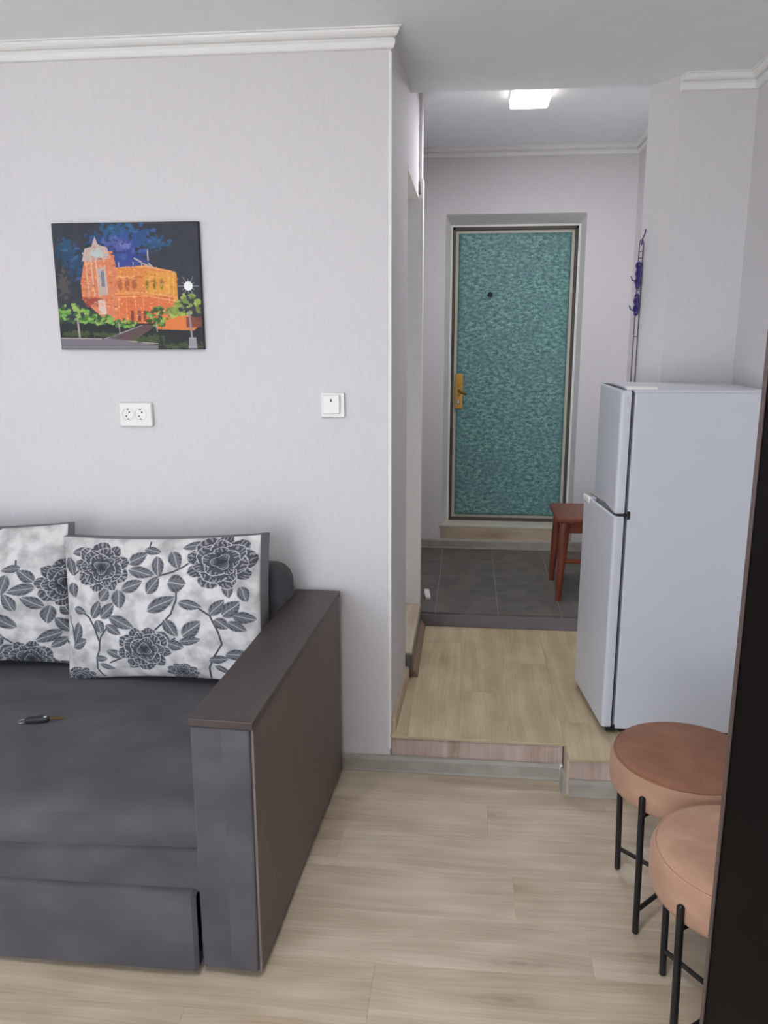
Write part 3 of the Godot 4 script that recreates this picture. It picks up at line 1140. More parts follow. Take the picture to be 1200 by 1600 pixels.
func soft_seat(st: SurfaceTool, x0: float, x1: float, y0: float, y1: float, z0: float, z1: float) -> void:
	# outline in (z, y) from the back bottom over the top to the front bottom
	var prof := [Vector2(z0, y0), Vector2(z0, y1 - 0.02), Vector2(z0 + 0.02, y1)]
	for i in range(1, 12):
		prof.append(Vector2(lerpf(z0 + 0.02, z1 - 0.085, i / 12.0), y1 + 0.008 * sin(PI * i / 12.0)))
	for i in 9:
		var a := PI / 2.0 * (1.0 - i / 8.0)
		prof.append(Vector2(z1 - 0.085 + 0.085 * cos(a), y1 - 0.078 + 0.078 * sin(a)))
	for i in range(1, 4):
		var a := -PI / 2.0 * i / 3.0
		prof.append(Vector2(z1 - 0.016 + 0.016 * cos(a), y0 + 0.016 + 0.016 * sin(a)))
	var nx := 36
	var n := noise(77, 1.7, 3)
	var rows := []
	for j in prof.size():
		var a: Vector2 = prof[maxi(j - 1, 0)]
		var b: Vector2 = prof[mini(j + 1, prof.size() - 1)]
		var t := (b - a).normalized()
		var row := []
		for i in nx + 1:
			var u := float(i) / nx
			var x := lerpf(x0, x1, u)
			var edge := minf(minf(u, 1.0 - u) * (x1 - x0) / 0.03, 1.0)
			var p: Vector2 = prof[j]
			var mid := Vector2((z0 + z1) * 0.5, (y0 + y1) * 0.5)
			var pull := 0.012 * (1.0 - sqrt(1.0 - (1.0 - edge) * (1.0 - edge)))
			p -= (p - mid).normalized() * pull
			var bump := 0.004 * n.get_noise_2d(x * 2.2, (p.x + p.y) * 2.2)
			var nm := Vector3(0, t.x, -t.y)
			row.append([Vector3(x, p.y, p.x) + nm * bump, nm, Vector2(x, p.x)])
		rows.append(row)
	# normals that follow the folds
	for j in range(1, rows.size() - 1):
		for i in range(1, nx):
			var g: Vector3 = (rows[j + 1][i][0] - rows[j - 1][i][0]).cross(rows[j][i + 1][0] - rows[j][i - 1][0])
			if g.length() > 1e-9:
				g = g.normalized()
				if g.dot(rows[j][i][1]) < 0.0:
					g = -g
				rows[j][i].append(g)
	for j in rows.size():
		for i in nx + 1:
			if rows[j][i].size() > 3:
				rows[j][i][1] = rows[j][i][3]
	for j in rows.size() - 1:
		for i in nx:
			quad(st, rows[j][i], rows[j][i + 1], rows[j + 1][i + 1], rows[j + 1][i])
	for e in [[0, -1.0], [nx, 1.0]]:
		var outline := PackedVector2Array()
		for j in rows.size():
			outline.append(Vector2(rows[j][e[0]][0].z, rows[j][e[0]][0].y))
		var idx := Geometry2D.triangulate_polygon(outline)
		for k in range(0, idx.size(), 3):
			face(st, [rows[idx[k]][e[0]][0], rows[idx[k + 1]][e[0]][0], rows[idx[k + 2]][e[0]][0]], Vector3(e[1], 0, 0))
	face(st, [Vector3(x0, y0, z0), Vector3(x1, y0, z0), Vector3(x1, y0, z1 - 0.02), Vector3(x0, y0, z1 - 0.02)], Vector3(0, -1, 0))


func rose_print(sd: int, mirror: bool, shift: Vector2) -> Image:
	var w := 820
	var h := 612
	var n := noise(sd, 0.008, 4)
	var f := noise(sd + 1, 0.5, 1)
	var im := paint(w, h, func(x, y):
		var t: float = clampf(0.35 + 1.3 * n.get_noise_2d(x * 1.3, y * 1.3), 0.0, 1.0)
		var g: float = 1.0 + 0.03 * f.get_noise_2d(x, y)
		return c8(212 * g, 209 * g, 206 * g).lerp(c8(172 * g, 170 * g, 168 * g), t))
	var dark := c8(70, 72, 80)
	var light := c8(192, 190, 190)
	var wob := noise(sd + 2, 0.03, 2)
	# (x, y) below are on a sheet of 1025 by 765
	var at := func(x: float, y: float) -> Vector2:
		var q := Vector2(x - 85.0, y - 85.0) * 0.8 + shift
		if mirror:
			q.x = w - q.x
		q.x = fposmod(q.x + 80.0, w + 160.0) - 80.0
		q.y = fposmod(q.y + 60.0, h + 120.0) - 60.0
		return q
	var stems := [
		[[150, 280], [175, 262], [205, 240]], [[630, 275], [700, 255], [745, 232], [785, 205]],
		[[720, 340], [718, 400], [690, 470], [640, 522], [590, 565]],
		[[200, 465], [250, 500], [280, 560], [303, 630], [298, 670], [275, 720], [268, 780], [300, 830]],
		[[830, 445], [880, 480], [920, 570], [932, 630], [885, 705], [852, 770], [845, 840]],
		[[560, 100], [560, 140]], [[700, 600], [640, 640]], [[120, 500], [128, 610], [160, 660]], [[350, 745], [420, 715], [470, 700]], [[300, 640], [310, 600], [350, 545]],
	]
	for s in stems:
		for k in s.size() - 1:
			var a: Vector2 = at.call(s[k][0], s[k][1])
			var b: Vector2 = at.call(s[k + 1][0], s[k + 1][1])
			if a.distance_to(b) < 150.0:
				stroke(im, [a, b], 7.5, dark)
	var leaves := [
		[215, 155, 60, 20, -10], [540, 258, 65, 26, 10], [622, 228, 52, 26, 78], [600, 322, 52, 27, -58], [705, 195, 48, 27, 62], [515, 185, 48, 28, -35], [585, 145, 45, 18, 8],
		[640, 420, 78, 30, -28], [785, 425, 55, 22, 12], [720, 315, 42, 40, 0], [350, 460, 50, 27, -50], [287, 455, 48, 24, -68], [425, 522, 66, 27, 22], [305, 545, 36, 26, 62],
		[380, 560, 45, 20, 32], [188, 465, 38, 17, 12], [165, 580, 55, 27, -75], [182, 640, 46, 24, -30], [788, 548, 58, 33, -42], [775, 612, 54, 20, -10], [682, 545, 52, 28, 52],
		[700, 640, 40, 26, 10], [915, 440, 48, 26, -48], [982, 450, 52, 33, -42], [1042, 500, 52, 26, 12], [936, 525, 40, 24, 32], [1005, 542, 50, 20, 25], [490, 328, 58, 27, -25],
		[415, 400, 46, 33, 84], [335, 375, 38, 26, -60], [130, 240, 48, 28, 70], [150, 360, 38, 30, 80], [795, 120, 62, 17, -12], [390, 695, 52, 20, 20], [330, 770, 42, 13, 20],
		[490, 750, 52, 20, -30], [910, 715, 48, 20, -10], [922, 778, 42, 16, 30], [1000, 690, 52, 24, 0], [302, 722, 34, 16, 0], [965, 355, 40, 22, 80], [1040, 380, 40, 24, 60], [640, 600, 44, 26, 40],
	]
	for l in leaves:
		var p: Vector2 = at.call(l[0], l[1])
		leaf(im, p.x, p.y, l[2] * 0.88, l[3] * 1.0, 180.0 - l[4] if mirror else float(l[4]), dark, light)
	for r in [[320, 235, 135, 112, 0.4], [930, 210, 150, 122, 2.0], [535, 665, 118, 108, 3.6], [150, 835, 95, 52, 1.0], [715, 800, 75, 48, 5.0]]:
		var p: Vector2 = at.call(r[0], r[1])
		rose(im, p.x, p.y, r[2] * 0.92, r[3] * 0.92, r[4], dark, light, wob)
	return im


# soft square cushion with a side band; stands on its lower edge, face towards +z
func cushion_meshes(w: float, h: float, band: float, puff: float) -> Array:
	var nu := 30
	var nv := 24
	var faces := []
	var rim := []
	for side in [1.0, -1.0]:
		var rows := []
		for j in nv + 1:
			var row := []
			for i in nu + 1:
				var u := -cos(PI * i / nu)
				var v := -cos(PI * j / nv)
				var x := u * w * 0.5 * (1.0 - 0.030 * (1.0 - v * v) * absf(u))
				var y := v * h * 0.5 * (1.0 - (0.085 if v < 0.0 else 0.05) * (1.0 - u * u) * absf(v))
				var b := (puff if side > 0.0 else puff * 0.3) * pow((1.0 - pow(absf(u), 2.6)) * (1.0 - pow(absf(v), 2.6)), 0.62)
				b += 0.006 * sin(u * 5.0 + v * 3.0) * (1.0 - u * u) * (1.0 - v * v)
				var fold := 0.008 * sin(atan2(v, u) * 14.0) * smoothstep(0.55, 0.95, maxf(absf(u), absf(v))) * smoothstep(1.0, 0.93, maxf(absf(u), absf(v)))
				row.append([Vector3(x, y + h * 0.5, side * (band * 0.5 + b + fold)), Vector3(0, 0, side), Vector2(0.5 + 0.5 * u, 0.5 - 0.5 * v)])
			rows.append(row)
		for j in nv + 1:
			for i in nu + 1:
				var g: Vector3 = (rows[mini(j + 1, nv)][i][0] - rows[maxi(j - 1, 0)][i][0]).cross(rows[j][mini(i + 1, nu)][0] - rows[j][maxi(i - 1, 0)][0])
				if g.length() > 1e-12:
					g = g.normalized()
					rows[j][i][1] = g if g.z * side > 0.0 else -g
		var st := mb()
		for j in nv:
			for i in nu:
				quad(st, rows[j][i], rows[j][i + 1], rows[j + 1][i + 1], rows[j + 1][i])
		faces.append(st)
		var ring := []
		for i in nu:
			ring.append(rows[0][i][0])
		for j in nv:
			ring.append(rows[j][nu][0])
		for i in nu:
			ring.append(rows[nv][nu - i][0])
		for j in nv:
			ring.append(rows[nv - j][0][0])
		rim.append(ring)
	var bd := mb()
	var c := Vector3(0, h * 0.5, 0)
	for i in rim[0].size():
		var k: int = (i + 1) % rim[0].size()
		var bulge := func(q: int, t: float) -> Vector3:
			var p: Vector3 = rim[0][q].lerp(rim[1][q], t)
			return p + (p - c).normalized() * 0.006 * sin(PI * t)
		for s in 4:
			var v := []
			for e in [[i, s / 4.0], [i, (s + 1) / 4.0], [k, (s + 1) / 4.0], [k, s / 4.0]]:
				var p: Vector3 = bulge.call(e[0], e[1])
				v.append([p, Vector3(p.x * h / w, p.y - h * 0.5, (0.5 - e[1]) * 0.1).normalized(), Vector2(e[0] * 0.02, e[1])])
			quad(bd, v[0], v[1], v[2], v[3])
	return [faces[0], faces[1], bd]


func build_cushions() -> void:
	var k := 0
	for c in [
		["rose print cushion with a grey side band beside the right armrest", Vector3(-0.720, 0.478, 0.308), -9.5, -4.0, 2.8, false, Vector2.ZERO, 71],
		["rose print cushion cut off by the left edge of the picture", Vector3(-1.432, 0.486, 0.270), -8.0, 7.0, 1.0, true, Vector2(-190, 130), 81]]:
		var t := thing("cushion", c[0], "cushion", c[1], 0.0, "rose print cushions on the sofa")
		t.rotation = Vector3(deg_to_rad(c[2]), deg_to_rad(c[3]), deg_to_rad(c[4]))
		var ms := cushion_meshes(0.698, 0.492, 0.092 if k == 0 else 0.066, 0.072)
		var m := mat("rose_print_%d" % k, Color.WHITE, 0.85)
		m.albedo_texture = tex(rose_print(c[7], c[5], c[6]))
		part(t, "front_cover", ms[0], m)
		part(t, "back_cover", ms[1], m)
		var sb := part(t, "side_band", ms[2], M["gusset_fabric"])
		sb.set_meta("label", "plain grey side band")
		k += 1


# ------------------------------------------------------------------ fridge, wardrobe
func build_fridge() -> void:
	var f := thing("fridge", "white two-door fridge standing on the raised passage floor", "fridge", Vector3(0.830, PLAT, -0.082), deg_to_rad(0.5))
	var en: Material = M["fridge_enamel"]
	var w := 0.440
	var st := mb()
	rbox(st, Vector3(0.215, 0.648, -w * 0.5), Vector3(0.42, 1.256, w), 0.006, 2)
	var body := part(f, "cabinet", st, en)
	st = mb()
	rbox(st, Vector3(0.219, 1.279, -w * 0.5), Vector3(0.436, 0.010, w + 0.004), 0.003, 2)
	part(body, "top_panel", st, en)
	st = mb()
	rbox(st, Vector3(0.225, 0.016, -w * 0.5), Vector3(0.40, 0.030, w - 0.03), 0.004, 1)
	part(body, "plinth", st, M["black_plastic"])
	st = mb()
	slab(st, Vector3(-0.001, 0.040, -w + 0.012), Vector3(0.010, 1.268, -0.010))
	part(body, "door_gasket", st, M["gasket"])
	st = mb()
	rbox(st, Vector3(0.028, 1.287, -0.030), Vector3(0.105, 0.012, 0.05), 0.004, 2)
	part(body, "hinge_cap", st, M["white_plastic"])
	# upper door
	st = mb()
	fridge_door(st, 0.846, 1.281, w, false)
	part(f, "freezer_door", st, en)
	# lower door, standing slightly ajar on its near hinge
	st = mb()
	fridge_door(st, 0.026, 0.838, w, true)
	var ld := part(f, "lower_door", st, en)
	ld.rotation.y = deg_to_rad(5.6)
	st = mb()
	extrude(st, round_rect(-w + 0.004, -0.046, -w + 0.10, -0.014, [0.008, 0.004, 0.004, 0.008], 3), 1, 0.812, 0.840, 0.006)
	part(ld, "grip", st, M["white_plastic"])
	# hinges
	st = mb()
	rbox(st, Vector3(-0.012, 0.842, -0.008), Vector3(0.040, 0.006, 0.022), 0.002, 1)
	rbox(st, Vector3(0.008, 0.842, 0.001), Vector3(0.010, 0.030, 0.006), 0.002, 1)
	part(f, "hinge", st, M["black_plastic"])
	st = mb()
	rbox(st, Vector3(-0.008, 0.018, -0.008), Vector3(0.036, 0.010, 0.022), 0.002, 1)
	rbox(st, Vector3(0.003, 0.030, 0.001), Vector3(0.009, 0.016, 0.005), 0.002, 1)
	part(f, "hinge", st, M["black_plastic"])


# door slab whose outer corners are rounded and whose lower-door top carries a hollow for the fingers
func fridge_door(st: SurfaceTool, y0: float, y1: float, w: float, _low: bool) -> void:
	# plan outline in (z, x): extruded along y
	var pl := round_rect(-w, -0.042, -0.001, -0.006, [0.014, 0.012, 0.002, 0.002], 5)
	extrude(st, pl, 1, y0, y1, 0.006)


func build_wardrobe() -> void:
	var w := thing("wardrobe", "tall dark wenge wardrobe cut off by the right edge of the picture", "wardrobe", Vector3(1.0275, 0, 1.66))
	var hx := 0.2655
	var z0 := -0.325
	var st := mb()
	rbox(st, Vector3(0.0, 1.10, z0 + 0.008), Vector3(hx * 2.0, 2.20, 0.016), 0.002, 1, 1)
	var e := part(w, "end_panel", st, M["wenge_dark"])
	st = mb()
	rbox(st, Vector3(-hx - 0.0005, 1.10, z0 + 0.008), Vector3(0.003, 2.20, 0.0165), 0.001, 1, 1)
	var eb := part(e, "edge_band", st, M["edge_band"])
	eb.set_meta("label", "lighter brown edge band")
	st = mb()
	rbox(st, Vector3(0.0, 1.10, 0.317), Vector3(hx * 2.0, 2.20, 0.016), 0.002, 1, 1)
	part(w, "end_panel", st, M["wenge_dark"])
	st = mb()
	slab(st, Vector3(-hx + 0.02, 0.06, z0 + 0.016), Vector3(hx, 2.18, 0.309))
	slab(st, Vector3(-hx + 0.05, 0.0, z0 + 0.016), Vector3(hx, 0.06, 0.309))
	part(w, "carcass", st, M["wenge_dark"])
	for k in [[z0 + 0.018, 0.307]]:
		st = mb()
		rbox(st, Vector3(-hx + 0.010, 1.13, (k[0] + k[1]) * 0.5), Vector3(0.018, 2.10, k[1] - k[0]), 0.002, 1, 1)
		var dr := part(w, "wardrobe_door", st, M["wenge_dark"])
		st = mb()
		var hz: float = k[1] - 0.03
		tube(st, [Vector3(-hx + 0.001, 1.02, hz), Vector3(-hx - 0.018, 1.02, hz), Vector3(-hx - 0.018, 1.18, hz), Vector3(-hx + 0.001, 1.18, hz)], 0.004, 8)
		part(dr, "handle", st, M["chrome"])


# ------------------------------------------------------------------ pouffe stools
func pouffe(called: String, label: String, at: Vector3, turn: float, m: Material) -> Node3D:
	var t := thing(called, label, "stool", at, turn, "velvet pouffe stools on black legs")
	var h := 0.490
	var st := mb()
	var r := 0.206
	var prof := [Vector2(0.0, h), Vector2(0.08, h - 0.0005), Vector2(0.13, h - 0.002), Vector2(0.170, h - 0.006), Vector2(0.186, h - 0.011), Vector2(0.1935, h - 0.0165), Vector2(0.1985, h - 0.020),
		Vector2(0.203, h - 0.026), Vector2(0.206, h - 0.036), Vector2(0.206, h - 0.080), Vector2(0.205, h - 0.100), Vector2(0.201, h - 0.111), Vector2(0.193, h - 0.116), Vector2(0.17, h - 0.118), Vector2(0.0, h - 0.118)]
	lathe(st, Vector3.ZERO, prof.slice(6), 72)
	var seat := part(t, "seat", st, M["pouffe_velvet"])
	st = mb()
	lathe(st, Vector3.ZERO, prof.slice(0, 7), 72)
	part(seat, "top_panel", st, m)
	st = mb()
	var ring := []
	for k in 73:
		var a := TAU * k / 72.0
		ring.append(Vector3(0.1955 * cos(a), h - 0.0178, 0.1955 * sin(a)))
	tube(st, ring, 0.0028, 8)
	part(seat, "piping", st, m)
	for k in 4:
		var a := PI / 4.0 + PI / 2.0 * k
		var d := Vector3(cos(a), 0, sin(a))
		st = mb()
		tube(st, [d * (r - 0.010) + Vector3(0, 0.006, 0), d * (r - 0.004) + Vector3(0, 0.2, 0), d * (r + 0.0045) + Vector3(0, h - 0.068, 0)], 0.0088, 14)
		var lg := part(t, "leg", st, M["black_steel"])
		st = mb()
		tube(st, [d * (r + 0.006) + Vector3(0, h - 0.124, 0), d * (r - 0.05) + Vector3(0, h - 0.124, 0)], 0.006, 10)
		part(lg, "bracket", st, M["black_steel"])
	for k in 2:
		var a := PI / 4.0 + PI / 2.0 * k
		var d := Vector3(cos(a), 0, sin(a))
		st = mb()
		tube(st, [d * (r - 0.008) + Vector3(0, 0.075, 0), Vector3(0, 0.075 + 0.002 * k, 0), d * -(r - 0.008) + Vector3(0, 0.075, 0)], 0.0066, 12)
		part(t, "stretcher", st, M["black_steel"])
	return t


func build_pouffes() -> void:
	pouffe("pouffe_stool", "round pink-brown velvet stool nearest the fridge, its top fully seen", Vector3(0.893, 0, 0.650), 0.0, M["pouffe_velvet_shaded"])  # same velvet, top tint darkened to stand for shade on the nap
	pouffe("pouffe_stool", "round pale pink velvet stool in front, half hidden by the dark wardrobe", Vector3(0.910, 0, 1.092), deg_to_rad(-9.0), M["pouffe_velvet_pale"])


func build_hall_stool() -> void:
	var t := thing("wooden_stool", "red-brown wooden stool on the hall tiles, half behind the fridge", "stool", Vector3(0.945, TILE, -1.605))
	var h := 0.452
	var m: Material = M["stained_beech"]
	var st := mb()
	extrude(st, round_rect(-0.205, -0.205, 0.205, 0.205, [0.02, 0.02, 0.02, 0.02], 4), 1, h - 0.026, h, 0.007)
	part(t, "seat", st, m)
	for s in [[-1, 1], [1, 1], [-1, -1], [1, -1]]:
		st = mb()
		# tapered leg, splayed a little
		var top := Vector3(s[0] * 0.155, h - 0.026, s[1] * 0.160)
		var foot := Vector3(s[0] * 0.178, 0.0, s[1] * 0.185)
		var rows := []
		for e in [[top, 0.023], [top.lerp(foot, 0.25), 0.0235], [foot, 0.0145]]:
			var row := []
			for p in round_rect(-e[1], -e[1], e[1], e[1], [0.006, 0.006, 0.006, 0.006], 3):
				row.append([e[0] + Vector3(p.x, 0, p.y), Vector3(p.x, 0, p.y).normalized(), Vector2(e[0].y, p.x + p.y)])
			rows.append(row)
		for i in 2:
			for k in rows[i].size():
				var l: int = (k + 1) % rows[i].size()
				quad(st, rows[i][k], rows[i + 1][k], rows[i + 1][l], rows[i][l])
		for e in [[0, 1.0], [2, -1.0]]:
			var q := []
			for p in rows[e[0]]:
				q.append(p[0])
			face(st, q, Vector3(0, e[1], 0))
		part(t, "leg", st, m)
	for a in 4:
		st = mb()
		rbox(st, Vector3(0, h - 0.058, 0.152), Vector3(0.29, 0.060, 0.018), 0.003, 1)
		var ap := part(t, "apron", st, m)
		ap.rotation.y = PI / 2.0 * a
	st = mb()
	rbox(st, Vector3(0, 0.215, 0.172), Vector3(0.33, 0.026, 0.018), 0.004, 1)
	part(t, "stretcher", st, m)


# ------------------------------------------------------------------ on the walls
func build_painting() -> void:
	var w := 480
	var h := 400
	var n := noise(91, 0.05, 3)
	var n2 := noise(92, 0.02, 3)
	var im := paint(w, h, func(x, y):
		return c8(48, 55, 63).lerp(c8(60, 59, 70), clampf(0.5 + n2.get_noise_2d(x, y), 0.0, 1.0)))
	for b in [[170, 52, 60, 28, 44, 72, 118], [225, 28, 62, 30, 40, 92, 132], [250, 66, 55, 34, 66, 78, 150], [215, 70, 50, 26, 84, 92, 160], [330, 62, 52, 22, 42, 86, 122], [290, 45, 50, 30, 46, 82, 136],
		[46, 82, 34, 34, 40, 84, 116], [66, 122, 34, 36, 38, 76, 108], [30, 96, 26, 20, 36, 72, 100], [82, 155, 30, 24, 36, 66, 96], [258, 112, 55, 30, 48, 70, 134], [190, 100, 30, 24, 44, 62, 120]]:
		blob(im, b[0], b[1], b[2], b[3], c8(b[4], b[5], b[6]), 0.9, 1.1, n)
	blob(im, 235, 68, 24, 12, c8(126, 124, 182), 0.8, 1.2, n)
	blob(im, 24, 190, 18, 46, c8(92, 84, 78), 0.8, 1.0, n)
	# roof, main block, corner tower
	poly(im, [Vector2(196, 96), Vector2(250, 92), Vector2(318, 138), Vector2(196, 140)], c8(56, 74, 142))
	poly(im, [Vector2(192, 140), Vector2(300, 132), Vector2(388, 150), Vector2(404, 158), Vector2(404, 300), Vector2(192, 318)], c8(226, 138, 72))
	poly(im, [Vector2(300, 150), Vector2(404, 158), Vector2(404, 250), Vector2(300, 222)], c8(228, 158, 66))
	poly(im, [Vector2(192, 225), Vector2(396, 230), Vector2(380, 322), Vector2(250, 330), Vector2(192, 322)], c8(222, 118, 70))
	poly(im, [Vector2(84, 180), Vector2(104, 100), Vector2(196, 84), Vector2(204, 130), Vector2(200, 312), Vector2(150, 300), Vector2(84, 240)], c8(222, 132, 92))
	poly(im, [Vector2(92, 118), Vector2(104, 78), Vector2(128, 72), Vector2(140, 40), Vector2(150, 66), Vector2(180, 76), Vector2(186, 108), Vector2(150, 118)], c8(196, 176, 168))
	blob(im, 144, 94, 20, 14, c8(186, 204, 200), 0.9, 0.8, n)
	for x in [104, 122, 138, 166]:
		stroke(im, [Vector2(x, 116), Vector2(x + 4, 226)], 5.0, c8(214, 190, 170), 0.85)
	poly(im, [Vector2(140, 140), Vector2(168, 136), Vector2(174, 226), Vector2(142, 226)], c8(188, 184, 186), 0.75)
	poly(im, [Vector2(152, 150), Vector2(164, 148), Vector2(164, 200), Vector2(152, 200)], c8(112, 120, 140), 0.85)
	poly(im, [Vector2(84, 232), Vector2(150, 234), Vector2(156, 262), Vector2(96, 262)], c8(150, 66, 48), 0.85)
	poly(im, [Vector2(136, 242), Vector2(160, 240), Vector2(164, 288), Vector2(138, 288)], c8(226, 204, 196), 0.9)
	for x in [214, 238, 262]:
		blob(im, x, 192, 9, 20, c8(176, 96, 58), 0.9)
		stroke(im, [Vector2(x - 12, 172), Vector2(x, 164), Vector2(x + 12, 172)], 3.0, c8(240, 186, 130))
	for x in [304, 328, 352]:
		blob(im, x, 190, 8, 22, c8(196, 150, 44), 0.9)
		blob(im, x, 192, 4, 16, c8(120, 94, 40), 0.8)
	for x in [376, 392]:
		stroke(im, [Vector2(x, 160), Vector2(x, 250)], 3.0, c8(244, 190, 110), 0.8)
	for y in [140, 220, 232]:
		stroke(im, [Vector2(196, y), Vector2(300, y - 4), Vector2(400, y + 14)], 2.6, c8(246, 196, 140), 0.85)
	for x in [206, 232, 262, 288, 340]:
		stroke(im, [Vector2(x, 232), Vector2(x, 310)], 3.4, c8(244, 168, 110), 0.7)
	for x in [244, 268, 286]:
		poly(im, [Vector2(x, 276), Vector2(x + 10, 276), Vector2(x + 10, 310), Vector2(x, 310)], c8(110, 50, 38), 0.85)
	stroke(im, [Vector2(268, 110), Vector2(300, 128), Vector2(318, 136)], 6.0, c8(190, 176, 170))
	stroke(im, [Vector2(312, 84), Vector2(312, 124), Vector2(326, 138)], 4.5, c8(206, 184, 172))
	for x in [214, 262, 290]:
		stroke(im, [Vector2(x, 122), Vector2(x, 138)], 3.0, c8(196, 186, 190))
	# loose brush marks over the building and the sky
	for i in 900:
		var px := Vector2(rng.randf_range(80, 406), rng.randf_range(66, 326))
		var c := im.get_pixel(int(px.x), int(px.y))
		if c.r > c.b + 0.08:
			var to: Color = [c8(250, 196, 128), c8(176, 84, 54), c8(236, 156, 84), c8(206, 108, 78), c8(232, 190, 160)][rng.randi() % 5]
			blob(im, px.x, px.y, rng.randf_range(2, 7), rng.randf_range(1.5, 4), c.lerp(to, rng.randf_range(0.25, 0.75)), 0.85, 0.8, n)
	for i in 160:
		var px := Vector2(rng.randf_range(4, 476), rng.randf_range(4, 200))
		var c := im.get_pixel(int(px.x), int(px.y))
		if c.b > c.r + 0.06:
			blob(im, px.x, px.y, rng.randf_range(5, 16), rng.randf_range(3, 8), c.lerp(c8(96, 128, 190), rng.randf_range(0.1, 0.5)), 0.8, 1.0, n)
	# street, hedges, trees
	poly(im, [Vector2(0, 316), Vector2(480, 318), Vector2(480, 400), Vector2(0, 400)], c8(40, 44, 46))
	poly(im, [Vector2(330, 296), Vector2(440, 290), Vector2(480, 318), Vector2(452, 340), Vector2(330, 336)], c8(226, 128, 66))
	poly(im, [Vector2(428, 296), Vector2(480, 296), Vector2(480, 330), Vector2(428, 330)], c8(122, 66, 58), 0.85)
	poly(im, [Vector2(0, 366), Vector2(140, 368), Vector2(290, 322), Vector2(330, 322), Vector2(250, 372), Vector2(330, 388), Vector2(330, 400), Vector2(0, 400)], c8(124, 118, 126))
	poly(im, [Vector2(170, 366), Vector2(290, 320), Vector2(330, 322), Vector2(248, 372)], c8(98, 76, 78))
	stroke(im, [Vector2(0, 364), Vector2(140, 366)], 3.0, c8(206, 196, 178))
	stroke(im, [Vector2(150, 366), Vector2(280, 322)], 2.4, c8(190, 178, 172))
	stroke(im, [Vector2(232, 374), Vector2(330, 382)], 3.0, c8(206, 196, 178))
	for b in [[54, 350, 60, 10], [150, 352, 40, 9], [300, 366, 60, 12], [420, 388, 70, 10]]:
		blob(im, b[0], b[1], b[2], b[3], c8(78, 92, 52), 0.8, 1.0, n)
	for i in 260:
		var g: Array = [[52, 288, 62, 32], [140, 302, 46, 18], [330, 296, 36, 30], [430, 258, 56, 32], [385, 282, 24, 16], [220, 318, 40, 10]][rng.randi() % 6]
		var col: Color = [c8(98, 150, 66), c8(128, 178, 84), c8(70, 118, 56), c8(160, 190, 96), c8(58, 84, 48)][rng.randi() % 5]
		if g[0] > 360:
			col = col.lerp(c8(206, 196, 92), 0.4)
		var a := rng.randf() * TAU
		var q := sqrt(rng.randf())
		blob(im, g[0] + g[2] * q * cos(a), g[1] + g[3] * q * sin(a), rng.randf_range(5, 12), rng.randf_range(4, 8), col, 0.9, 0.8, n)
	for tr in [[62, 300, 360], [200, 312, 346], [326, 316, 344]]:
		stroke(im, [Vector2(tr[0], tr[1]), Vector2(tr[0] + 3, tr[2])], 7.0 if tr[0] < 100 else 4.0, c8(176, 160, 156))
	# street lamp with rays
	for k in 12:
		var a := TAU * k / 12.0
		stroke(im, [Vector2(440, 198), Vector2(440, 198) + Vector2(cos(a), sin(a)) * (34.0 if k % 2 == 0 else 22.0)], 2.4, c8(200, 206, 214), 0.7)
	blob(im, 440, 198, 16, 16, c8(246, 246, 246))
	stroke(im, [Vector2(438, 280), Vector2(446, 390)], 7.0, c8(150, 142, 152))
	poly(im, [Vector2(434, 362), Vector2(458, 362), Vector2(460, 398), Vector2(432, 398)], c8(158, 152, 160))
	var m := mat("canvas_print", Color.WHITE, 0.7)
	m.albedo_texture = tex(im)
	var t := thing("canvas_picture", "unframed canvas picture of an orange lit building at night above the sofa", "picture", Vector3(-0.9005, 1.780, 0.0))
	var pw := 0.514
	var ph := 0.420
	var st := mb()
	rbox(st, Vector3(0, 0, 0.0105), Vector3(pw, ph, 0.019), 0.003, 2)
	part(t, "stretched_canvas", st, M["canvas_edge"])
	st = mb()
	var z := 0.0206
	var v := []
	for e in [[-1, -1], [1, -1], [1, 1], [-1, 1]]:
		v.append([Vector3(e[0] * (pw * 0.5 - 0.002), e[1] * (ph * 0.5 - 0.002), z), Vector3(0, 0, 1), Vector2(0.5 + 0.5 * e[0], 0.5 - 0.5 * e[1])])
	quad(st, v[0], v[1], v[2], v[3])
	part(t, "painted_face", st, m)


